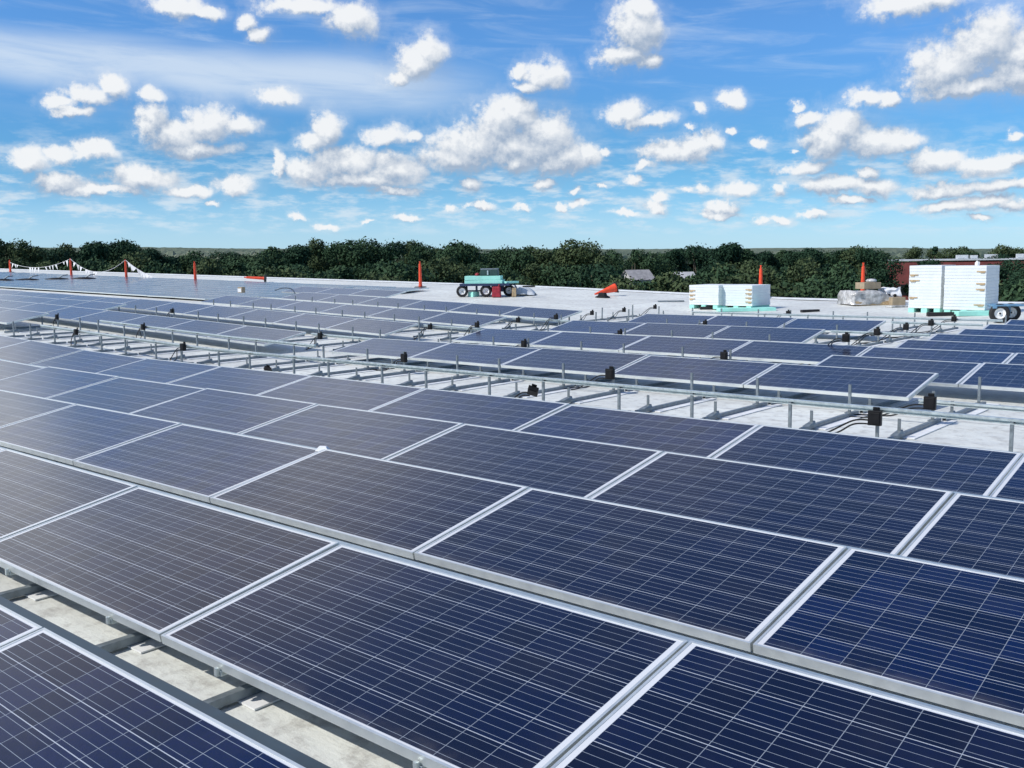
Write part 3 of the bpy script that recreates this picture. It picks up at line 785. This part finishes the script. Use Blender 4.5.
OPT = [(875, 418, 5, 1, 'large black optimizer box on post of the bare row, rightmost'), (930, 403, 6, 1, 'black optimizer box beside the right end of the middle block'),
 (610, 374, 6, 1, 'black optimizer box on post before the middle block, near its centre'), (404, 358, 6, .95, 'black optimizer box before the left end of the middle block'),
 (724, 356, 8, .9, 'black optimizer box between second and third panels of the middle block'), (524, 344, 8, .9, 'black optimizer box in front of second middle-block row, left side'),
 (620, 333, 10, .8, 'small black optimizer box before the third middle-block row'), (705, 323, 12, .75, 'small black optimizer box before the farthest middle-block row'),
 (846, 338, 9, .9, 'black optimizer box in the gap left of the right-hand block, nearest'), (877, 332, 11, .9, 'black optimizer box in the gap left of the right-hand block, second'),
 (906, 327, 12, .85, 'black optimizer box in the gap left of the right-hand block, third'), (931, 323, 13, .85, 'black optimizer box in the gap left of the right-hand block, fourth'), (954, 319, 14, .85, 'black optimizer box below the tall foam bundles'),
 (57, 317, 6, .9, 'black optimizer box at the left end of the bare rail'), (143, 327, 6, .9, 'black optimizer box before the far left block, second'), (76, 332, 5, .85, 'black optimizer box on the bare row near left frame edge'), (183, 347, 5, .9, 'black optimizer box on post of the bare row, left part'),
 (320, 336, 7, .85, 'black optimizer box in the aisle left of the middle block'), (430, 327, 9, .8, 'black optimizer box in the aisle at the second middle-block row'), (477, 325, 9, .8, 'black optimizer box right of the aisle, before third row'),
 (518, 320, 11, .8, 'black optimizer box in the aisle at the third middle-block row'), (556, 317, 11, .8, 'black optimizer box before the third middle-block row, left'), (592, 313, 13, .8, 'black optimizer box in the aisle near the fallen cone'), (624, 310, 14, .8, 'black optimizer box at the back of the middle block'), (655, 307, 15, .8, 'black optimizer box behind the middle block, left of low foam bundles'),
 (172, 311, 8, .8, 'black optimizer box among the pale panels of the far left block'), (444, 308, 13, .7, 'small black optimizer box below the mint-topped cart'), (350, 301, 13, .7, 'small black optimizer box far back in the left block'), (788, 313, 15, .8, 'black optimizer box in the last bare row under wrapped pallet')]
for (px, py, r, s_, lb) in OPT: optimizer(px, py, r, s_, lb)
optimizer(533, 391, 5, 1.0, 'black optimizer box dangling askew in the bare row', True, yoff=.5)
optimizer(268, 370, 5, .9, 'black optimizer box fallen onto the roof in the bare row', True, yoff=.6)

# ------------------------------------------------------------------ cones
def cone_parts(t, h=1.08):
    mb = MB(); mb.lathe([(.088, .045), (.082, .10), (.075, .12), (.055, h * .86), (.05, h * .9), (.03, h * .905), (.028, h * .97), (.036, h * .975), (.036, h), (.0, h)], 18); mb.build('cone', M['orange'], t, smooth=False)
    mb = MB(); mb.box((0, 0, .022), (.40, .40, .044), taper=.86); mb.build('base', M['rubber'], t, bevel=.01)
CONES = [(10.5, 272.5, 'leftmost orange delineator cone at the end of the pennant line'), (71.5, 276.5, 'second orange delineator cone from the left holding the pennants'), (126.5, 279, 'third orange delineator cone from the left, pennants sagging off it'),
         (195.5, 281.5, 'orange delineator cone standing alone right of the pennant line'), (420.5, 287.5, 'orange delineator cone left of the mint-topped cart'), (760.5, 292, 'orange delineator cone behind the low foam bundles'), (862.5, 296, 'tall orange delineator cone behind the wrapped pallet')]
CP = []
for px, py, lb in CONES:
    p = roof_hit(px, py)
    if p.y > ROOF_Y - .4: p *= (ROOF_Y - .4) / p.y; p.z = hroof(p.x, p.y)
    t = thing('delineator_cone', lb, 'cone', p, rnd.uniform(0, 1.5), 'orange delineator cones')
    top = {10.5: 262, 71.5: 258.5, 126.5: 259.5, 195.5: 261.5, 420.5: 261.5, 760.5: 265.5, 862.5: 263}[px]
    h = depth(p) * (project(p)[1] - top) / F_PX
    cone_parts(t, max(.9, min(1.5, h))); CP.append((p, h))
p = roof_hit(251, 282.5); t = thing('delineator_cone', 'orange delineator cone lying flat near the roof edge, black base to the right', 'cone', p + Vector((0, 0, .17)), 0, 'orange delineator cones')
t.rotation_euler = (0, R(-86), math.atan2(RT.y, RT.x)); cone_parts(t)
t.location = p + Vector((RT.x, RT.y, 0)) * .75 + Vector((0, 0, .19))
p = roof_hit(604, 296); t = tc_ = thing('traffic_cone', 'wide orange traffic cone lying tipped over with its foot to the right', 'cone', p, 0, 'orange delineator cones')
t.scale = (.85, .85, .85)
mb = MB(); mb.lathe([(.19, .0), (.185, .05), (.12, .42), (.06, .80), (.035, .98), (.035, 1.0), (0, 1.0)], 20); mb.build('cone', M['orange'], t)
mb = MB(); mb.box((0, 0, -.015), (.44, .44, .03)); mb.build('base', M['rubber'], t, bevel=.008)
t.rotation_euler = (0, R(-105), math.atan2(RT.y, RT.x) + .3); t.location = p + Vector((RT.x, RT.y, 0)) * .42 + Vector((0, 0, .30))
p2 = roof_hit(597, 297.5); mb = MB(); mb.lathe([(.2, 0), (.19, .04), (.12, .1), (.1, .22), (0, .22)], 14); o = mb.build('bag', M['black']); o.location = p2 + Vector((.25, 0, 0)); o.scale = (1.6, .8, .8); tag(o, 'small black bag lying against the tipped traffic cone', 'bag')

# pennant line over the first cones: rope and white flags
def pennants(a, b, sag, ts, label):
    t = thing('pennant_line', label, 'pennants', a)
    n = 24; pts = []
    for i in range(n + 1):
        q_ = i / n; p = (b - a) * q_; p.z -= sag * 4 * q_ * (1 - q_); pts.append(p)
    mb = MB(); mb.tube(pts, .012, 5); mb.build('rope', M['cloth'], t)
    dirx = (b - a).normalized()
    for q_ in ts:
        p = (b - a) * q_; p.z -= sag * 4 * q_ * (1 - q_)
        w_ = rnd.uniform(.12, .2); h_ = rnd.uniform(.18, .4); ph = rnd.uniform(-.12, .12); lean = Vector((rnd.uniform(-.12, .12), rnd.uniform(-.1, .1), 0))
        mb = MB(); u_ = dirx * w_; c0 = p + Vector((0, 0, -.005)); nrm = Vector((-dirx.y, dirx.x, 0)) * .006
        A = [c0 - u_, c0 + u_, c0 + u_ * .55 + lean * .5 + Vector((0, 0, -h_ * .55)), c0 + lean + Vector((0, 0, -h_)), c0 - u_ * .5 + lean * .4 + Vector((0, 0, -h_ * .5))]
        mb.add([x - nrm for x in A] + [x + nrm for x in A], [(0, 1, 2, 3, 4), (9, 8, 7, 6, 5)] + [(i, (i + 1) % 5, 5 + (i + 1) % 5, 5 + i) for i in range(5)])
        mb.build('flag', M['cloth'], t)
tops = [p + Vector((0, 0, h - .03)) for p, h in CP]
pennants(tops[0], tops[1], .45, [.06, .1, .14, .36, .40, .45, .50, .62, .68, .73, .78, .9, .95], 'white pennants on a rope between first and second cones from the left')
pennants(tops[1], tops[2], .75, [.08, .14, .2, .3, .34, .39, .44, .48], 'white pennants sagging between second and third cones from the left')
e = roof_hit(157, 279.5)
pennants(tops[2], e + Vector((0, 0, .06)), .12, [.12, .2, .28, .42, .5, .6, .7, .8], 'white pennants trailing from the third cone down to the roof')
o = MB().box((0, 0, .03), (1.5, .6, .06)).build('rubber_mat', M['rubber'], bevel=.01); o.location = roof_hit(150, 279.8); tag(o, 'thin black mat at the foot of the trailing pennants', 'mat')
for i, (px, py) in enumerate([(2, 282.6), (27, 282.2), (57, 281.4), (84, 280.8)]):
    p = roof_hit(px, py)
    t = thing('roof_bag', ['black bundle at left frame edge on the far roof', 'black bundle on the far roof, second from left', 'black bundle on the far roof, third from left', 'black bundle on the far roof below the second cone'][i], 'bundle', p, math.atan2(RT.y, RT.x), 'black bundles on the far roof')
    mb = MB(); mb.lathe([(.0, .0), (.55, .0), (.62, .08), (.5, .2), (.2, .27), (0, .28)], 14); o = mb.build('sack', M['black'], t, smooth=True); o.scale = (1.3, .6, .75)
    mb = MB(); mb.tube([(.1, 0, .18), (.35, 0, .33), (.6, .1, .36)], .03, 6); mb.build('strap', M['galv_dark'], t)

# ------------------------------------------------------------------ foam board bundles
DX = Vector((RT.x, RT.y, 0)).normalized(); DY = Vector((FW.x, FW.y, 0)).normalized()
def foam_bundle(px0, px1, pyb, pyt, dep, label, layers, notch=(), rz=0.0):
    p0 = roof_hit(px0, pyb); d1 = ray(px1, pyb); p1 = CAM + d1 * (p0.y / d1.y); wd_ = p1.x - p0.x
    h = (pyb - pyt) / F_PX * depth(p0)
    t = thing('foam_bundle', label, 'foam bundle', p0, rz, 'white foam board bundles')
    z0 = .12; lh = (h - z0) / layers; mb = MB()
    for i in range(layers):
        ox, oy = rnd.uniform(-.006, .006), rnd.uniform(-.004, .004)
        mb.box((wd_ / 2 + ox, dep / 2 + oy, z0 + lh * (i + .5)), (wd_, dep, lh - .005))
    mb.box((wd_ / 2, dep / 2, z0 + (h - z0) / 2), (wd_ - .02, dep - .02, h - z0 - .02))
    mb.build('boards', M['foam'], t, bevel=.003)
    for (sx_, z_, ln) in notch:
        cx_ = .02 + ln / 2 if sx_ < 0 else wd_ - .02 - ln / 2
        mb = MB(); mb.box((cx_, -.008, z0 + (h - z0) * z_), (ln, .02, .03)); mb.box((cx_ + .04 * sx_, -.010, z0 + (h - z0) * z_ - .03), (ln * .5, .02, .022))
        mb.build('strap', M['wood'], t)
    for f_ in (.1, .5, .9):
        mb = MB(); mb.box((wd_ * f_, dep / 2, .058), (.16, dep * 1.02, .116)); mb.build('runner', M['mint'], t, bevel=.004)
    return t
foam_bundle(689, 718.3, 308.5, 285.2, 1.2, 'low white foam bundle, left one of the joined pair', 8, [(-1, .3, .2), (-1, .5, .2), (-1, .72, .2)])
foam_bundle(720, 752, 309.5, 285.3, 1.2, 'low white foam bundle, right one of the joined pair', 8, [(1, .2, .2), (1, .4, .2), (1, .6, .2), (1, .8, .2)])
foam_bundle(908, 940, 312.3, 266, 1.22, 'tall white foam bundle beside the wrapped pallet', 14, [(-1, .78, .22), (-1, .65, .26), (-1, .25, .22)])
foam_bundle(943, 984.5, 314, 266.3, 1.22, 'tall white foam bundle at right with wooden strap ends', 14, [(1, .87, .22), (1, .6, .22), (1, .47, .22), (1, .12, .26)])
def slab(px, py, dims, mat, name, label, cat, rz=0.0, z=0.0, bevel=.006, rx=0.0):
    p = roof_hit(px, py); o = MB().box((0, 0, dims[2] / 2), dims).build(name, mat, bevel=bevel)
    o.location = p + Vector((0, 0, z)); o.rotation_euler = (rx, 0, math.atan2(RT.y, RT.x) + rz); return tag(o, label, cat)
slab(746, 311, (1.7, .5, .10), M['mint'], 'mint_board', 'mint foam board lying in front of the low foam bundles', 'foam board')
slab(716, 309.5, (1.0, .12, .09), M['rubber'], 'plank', 'dark plank lying against the low foam bundles', 'plank')
slab(945, 316, (.95, .12, .10), M['rubber'], 'plank', 'dark plank lying in front of the tall foam bundles', 'plank')
slab(974, 315.5, (1.0, .4, .12), M['mint'], 'mint_board', 'mint foam board under the tall right-hand foam bundle', 'foam board')
slab(671, 302, (.9, .07, .05), M['galv_dark'], 'pipe_offcut', 'thin dark pipe offcut left of the low foam bundles', 'pipe')
slab(810, 312, (.6, .12, .07), M['rubber'], 'plank', 'short dark offcut on the roof behind the middle block', 'plank', .35)
# jug standing on the tall bundle
pk = roof_hit(963, 314); kk = depth(pk); jp = CAM + ray(977, 266) * (kk + .45)
t = thing('jug', 'small white jug standing on the tall foam bundle', 'jug', jp)
t.scale = (.62, .62, .62)
mb = MB(); mb.lathe([(.085, 0), (.09, .02), (.09, .14), (.05, .19), (.03, .2), (.03, .235), (0, .235)], 14); mb.build('body', M['white_paint'], t)
mb = MB(); mb.tube(smooth([(.05, 0, .18), (.1, 0, .17), (.1, 0, .08), (.085, 0, .06)], 4), .012, 6); mb.build('handle', M['white_paint'], t)

# ------------------------------------------------------------------ wrapped pallet with cardboard and a sack
pc = roof_hit(876, 305.5); kc = depth(pc); rz = math.atan2(RT.y, RT.x) + .12
u = kc / F_PX
t = thing('wrapped_pallet', 'low pallet under crumpled clear plastic wrap left of tall foam bundles', 'pallet', pc, rz)
mb = MB()
for yy in (0.05, .55, 1.05):
    mb.box((0, yy, .06), (42 * u, .1, .10))
for i in range(6): mb.box((-20 * u + i * 8 * u, .55, .122), (.12, 1.1, .02))
mb.build('pallet_base', M['wood'], t)
W_, H_ = 45 * u, 14.5 * u; mb = MB(); n1, n2 = 26, 12; vs = []; fs = []
for j in range(n2 + 1):
    v_ = j / n2
    for i in range(n1 + 1):
        a = i / n1; x = (a - .5) * W_
        # front, top, back of the load swept as one sheet
        if v_ < .4: y, z = 0, v_ / .4
        elif v_ < .6: y, z = (v_ - .4) / .2, 1
        else: y, z = 1, 1 - (v_ - .6) / .4
        n_ = mnoise.noise(Vector((x * 3.5, v_ * 9, 1.5)))
        hh = H_ * (1 - .42 * sstep((a - .62) / .3)) 
        vs.append((x * (1.03 if z < .8 else .96) + .03 * n_, y * 1.15 + .06 * n_ * (1 if y < .5 else -1), .03 + z * (hh - .03) + .05 * n_ * (z > .9)))
for j in range(n2):
    for i in range(n1): a = j * (n1 + 1) + i; fs.append((a, a + 1, a + n1 + 2, a + n1 + 1))
L1 = [j * (n1 + 1) for j in range(n2 + 1)]; L2 = [j * (n1 + 1) + n1 for j in range(n2 + 1)]
fs += [tuple(reversed(L1)), tuple(L2)]; mb.add(vs, fs); mb.build('wrap', M['wrap'], t, smooth=True)
zz = H_
o = MB().box((0, 0, .16), (19 * u, .5, 6.5 * u)).build('cardboard_box', M['card'], bevel=.008); o.location = pc + DX * (-1.5 * u) + DY * .6 + Vector((0, 0, zz + .05 - .16 + 3.25 * u)); o.rotation_euler = (0, 0, rz + .1); tag(o, 'flat brown cardboard box on top of the wrapped pallet', 'box')
o = MB().lathe([(0, 0), (5.2 * u, 0), (5.4 * u, 1.6 * u), (3.8 * u, 3.0 * u), (0, 3.4 * u)], 14).build('cap_bag', M['wrap'], smooth=True); o.location = pc + DX * (1.5 * u) + DY * .6 + Vector((0, 0, zz + .06 + 6.5 * u)); tag(o, 'small grey bundle lying on the cardboard box', 'bundle')
mb = MB(); mb.box((0, 0, 4.2 * u), (15 * u, .55, 8.4 * u)); me_o = mb.build('plastic_sack', M['cloth'])
import bmesh as _bm
b_ = _bm.new(); b_.from_mesh(me_o.data); _bm.ops.subdivide_edges(b_, edges=b_.edges, cuts=5, use_grid_fill=True)
for v in b_.verts: v.co += Vector((mnoise.noise(v.co * 5), mnoise.noise(v.co * 5 + Vector((9, 0, 0))), mnoise.noise(v.co * 6 + Vector((0, 7, 0))))) * .09
b_.to_mesh(me_o.data); b_.free()
me_o.location = pc + DX * (21 * u) + DY * .7 + Vector((0, 0, H_ * .55)); me_o.rotation_euler = (0, 0, rz); tag(me_o, 'crumpled white plastic sack between wrapped pallet and tall foam bundle', 'sack')
o = MB().box((0, 0, 4 * u), (14 * u, .5, 8 * u)).build('cardboard_box', M['card'], bevel=.01); o.location = pc + DX * (20 * u) + DY * .1 + Vector((0, 0, .0)); o.rotation_euler = (0, 0, rz); tag(o, 'torn brown cardboard box at the right end of the pallet', 'box')
for i, dx in enumerate((14.5, 20.5)):
    o = MB().lathe([(0, 0), (1.5 * u, .0), (1.7 * u, 1.6 * u), (1.2 * u, 3 * u), (0, 3 * u)], 10).build('glove', M['black'], smooth=True); o.location = pc + DX * (dx * u) + DY * .15 + Vector((0, 0, 8.0 * u)); tag(o, ['black glove on the pallet load, left one', 'black glove on the torn box, right one'][i], 'glove')
slab(902, 307, (.9, .35, .05), M['wrap'], 'plastic_scrap', 'scrap of plastic film on the roof by the pallet', 'scrap', .2)

# ------------------------------------------------------------------ wheels and carts
def wheel(parent, c, rad, wid, rz=0.0, hub='white_paint'):
    root = MB()
    pr = [(rad * .56, -wid / 2), (rad * .86, -wid / 2), (rad * .97, -wid * .36), (rad, -wid * .15), (rad, wid * .15), (rad * .97, wid * .36), (rad * .86, wid / 2), (rad * .56, wid / 2), (rad * .56, -wid / 2)]
    root.lathe(pr, 28, axis='Y', cap=False)
    o = root.build('wheel', M['rubber'], parent, smooth=False); o.location = c; o.rotation_euler = (0, 0, rz)
    mb = MB(); mb.lathe([(0, -wid * .38), (rad * .14, -wid * .42), (rad * .16, -wid * .3), (rad * .3, -wid * .22), (rad * .44, -wid * .34), (rad * .558, -wid * .42), (rad * .558, wid * .42), (rad * .3, wid * .2), (0, wid * .2)], 24, axis='Y'); mb.build('rim', M[hub], o)
    mb = MB(); mb.lathe([(0, -wid * .5), (rad * .09, -wid * .5), (rad * .1, -wid * .4)], 10, axis='Y'); mb.build('hub', M['black'], o)
    return o
pc = roof_hit(485, 297); k0 = depth(pc); u = k0 / F_PX; rz = math.atan2(RT.y, RT.x) - .12
t = thing('roof_cart', 'navy four-wheeled roof cart with black tyres and white rims', 'cart', pc, rz)
wr = 5.9 * u
for (x, y) in ((-23, 0), (1, 0), (23, 12), (-2, 26)):
    wheel(t, (x * u, y * u * .9, wr), wr, 5.2 * u, 0.12)
mb = MB(); mb.box((0, .28, 12.2 * u), (50 * u, .85, .09)); mb.build('deck', M['navy'], t, bevel=.01)
mb = MB(); mb.box((-9 * u, .15, 8.5 * u), (.07, .07, 8 * u)); mb.box((-19 * u, .15, 8.5 * u), (.06, .06, 8 * u)); mb.box((12 * u, .3, 8.5 * u), (12 * u, .3, 7 * u)); mb.box((-11 * u, .4, wr), (26 * u, .05, .05)); mb.tube([(-23 * u, .0, wr), (-23 * u, .9, wr)], .03, 8); mb.tube([(1 * u, .0, wr), (1 * u, .9, wr)], .03, 8); mb.build('axle_frame', M['navy'], t)
mb = MB(); mb.tube(smooth([(25 * u, .3, 12.2 * u), (29 * u, .25, 11.5 * u), (31 * u, .2, 9 * u)]), .025, 8); mb.build('handle', M['navy'], t)
def rel(x, y, z): return pc + Vector((math.cos(rz) * x - math.sin(rz) * y, math.sin(rz) * x + math.cos(rz) * y, z))
zt = 13.2 * u
for i, (w_, x, hh, lb) in enumerate([(38, -1, 3.6, 'lower mint foam board on the roof cart'), (36, -2, 4.0, 'upper mint foam board on the roof cart')]):
    o = MB().box((0, 0, hh * u / 2), (w_ * u, .8, hh * u)).build('mint_board', M['mint'], bevel=.008); o.location = rel(x * u, .3, zt); o.rotation_euler = (0, 0, rz + .02 * i); tag(o, lb, 'foam board'); zt += hh * u + .004
o = MB().box((0, 0, 1.0 * u), (16 * u, .7, 2 * u)).build('mint_board', M['mint'], bevel=.008); o.location = rel(19.5 * u + 8 * u - 8 * u, .2, 10.6 * u + .0); o.location = rel(26 * u - 1.2 * u, .25, 13.22 * u); o.scale = (.42, 1, 1); tag(o, 'short mint foam offcut at the right of the cart', 'foam board')
t2 = thing('tool_box', 'dark green and black tool chest on the mint boards', 'tool box', rel(4 * u, .3, zt), rz)
mb = MB(); mb.box((0, 0, 3 * u), (18 * u, .5, 6 * u), taper=.94); mb.build('body', nmat('dark_green_paint', (.02, .05, .045), .3, 6, .5), t2, bevel=.015)
mb = MB(); mb.box((0, 0, 6.6 * u), (17 * u, .46, 1.2 * u)); mb.build('lid', M['galv_dark'], t2, bevel=.01)
mb = MB(); mb.box((-1 * u, -.26, 3 * u), (.05, .03, 4.4 * u)); mb.build('latch', M['galv'], t2)
o = MB().lathe([(0, 0), (2.2 * u, .0), (2.4 * u, 1.6 * u), (1.2 * u, 2.8 * u), (0, 3 * u)], 12).build('red_cloth', M['red'], smooth=True); o.location = rel(-8.5 * u, .25, zt); tag(o, 'crumpled red cloth left of the tool chest', 'cloth')
t2 = thing('gas_can', 'dull red fuel can standing in front of the cart wheel', 'fuel can', rel(12.5 * u, -.22, 0), rz)
mb = MB(); mb.box((0, 0, 5.2 * u), (9 * u, .26, 10.4 * u), taper=.85); mb.build('body', M['red'], t2, bevel=.03)
mb = MB(); mb.tube([(2 * u, 0, 10.2 * u), (3 * u, 0, 12.6 * u)], .025, 8); mb.build('spout', M['red'], t2)
o = MB().box((0, 0, 2.6 * u), (7 * u, .35, 5.2 * u)).build('mint_offcut', M['mint'], bevel=.01); o.location = rel(-12 * u, .15, 0); tag(o, 'mint foam offcut standing under the roof cart', 'foam board')
o = MB().box((0, 0, 4.4 * u), (4 * u, .3, 8.8 * u)).build('timber_block', M['wood'], bevel=.008); o.location = rel(29 * u, .05, 0); o.rotation_euler = (0, 0, rz + .2); tag(o, 'upright raw timber block at the right of the cart', 'timber')
# pale tarp heap right of the cart
pt = roof_hit(521, 296); mb = MB(); n1, n2 = 22, 10; vs = []; fs = []
for j in range(n2 + 1):
    for i in range(n1 + 1):
        x = (i / n1 - .5) * 1.0; y = (j / n2) * .9
        e_ = max(0, 1 - ((x) / .52) ** 2) * max(0, 1 - ((y - .45) / .46) ** 2)
        vs.append((x, y, .36 * math.sqrt(e_) * (1 - .35 * x) + .03 * mnoise.noise(Vector((x * 5, y * 5, 0))) * (e_ > .02)))
for j in range(n2):
    for i in range(n1): a = j * (n1 + 1) + i; fs.append((a, a + 1, a + n1 + 2, a + n1 + 1))
mb.add(vs, fs); o = mb.build('tarp_heap', M['grey_pad'], smooth=True); o.location = pt; o.rotation_euler = (0, 0, rz); tag(o, 'pale membrane heap draped right of the roof cart', 'tarp')
# small cart at the right
pc2 = roof_hit(1000, 323); u2 = depth(pc2) / F_PX; rz2 = math.atan2(RT.y, RT.x) - .25
t = thing('hand_cart', 'blue-grey two-wheeled hand cart with white rims beside tall foam bundle', 'cart', pc2, rz2)
wr = 9.6 * u2
wheel(t, (-1 * u2, 0, wr), wr, 7.5 * u2); wheel(t, (13 * u2, 17 * u2, wr), wr * .98, 7.5 * u2)
mb = MB(); mb.box((6 * u2, .25, 17.5 * u2), (30 * u2, .7, 1.6 * u2)); mb.build('deck', M['blue_paint'], t, bevel=.01)
mb = MB(); mb.box((7 * u2, .12, 12 * u2), (6 * u2, .1, 11 * u2)); mb.box((-6 * u2, .2, 16 * u2), (4 * u2, .6, 3 * u2)); mb.tube([(-1 * u2, 0, wr), (13 * u2, 17 * u2, wr)], .03, 8); mb.build('frame', M['blue_paint'], t, bevel=.008)
mb = MB(); mb.tube(smooth([(18 * u2, .3, 17.5 * u2), (30 * u2, .35, 18 * u2), (52 * u2, .4, 17 * u2)]), .03, 8); mb.build('handle', M['galv_dark'], t)

# ------------------------------------------------------------------ small things on the far roof
pb_ = roof_hit(242, 300.5); t = thing('carton', 'tiny open brown carton with white side on the far roof', 'carton', pb_ + Vector((0, 0, .0)), .3)
zc_ = .30
t.scale = (.65, .65, .65); t.location.z += .08
mb = MB(); mb.box((0, 0, .16 + zc_), (.28, .28, .32)); mb.build('body', M['card'], t, bevel=.006); mb = MB(); mb.box((-.02, -.15, .14 + zc_), (.24, .012, .2)); mb.build('sticker', M['cloth'], t)
pcb = roof_hit(297, 298); mb = MB()
mb.tube(smooth([(0, 0, .0), (-.06, 0, .16), (-.2, 0, .34), (-.5, -.05, .38), (-.8, -.1, .3)]), .02, 8); o = mb.build('cable', M['galv_dark']); o.location = pcb; o.rotation_euler = (0, 0, math.atan2(RT.y, RT.x)); tag(o, 'bent grey cable arching up from the pale panels', 'cable')
slab(529, 297.5, (.45, .15, .05), M['rubber'], 'bracket_arm', 'small dark arm on a stake right of the cart', 'bracket', .1, .38)

p = at_depth(323, 448.5, depth((jx(2, -2), vr(2) + .98, .36)))
o = MB().box((0, 0, 0), (.11, .05, .035), taper=.5).build('paper_scrap', M['cloth']); o.location = p; o.rotation_euler = (0, 0, .5); tag(o, 'small white scrap caught on the back edge of the third panel row', 'scrap')
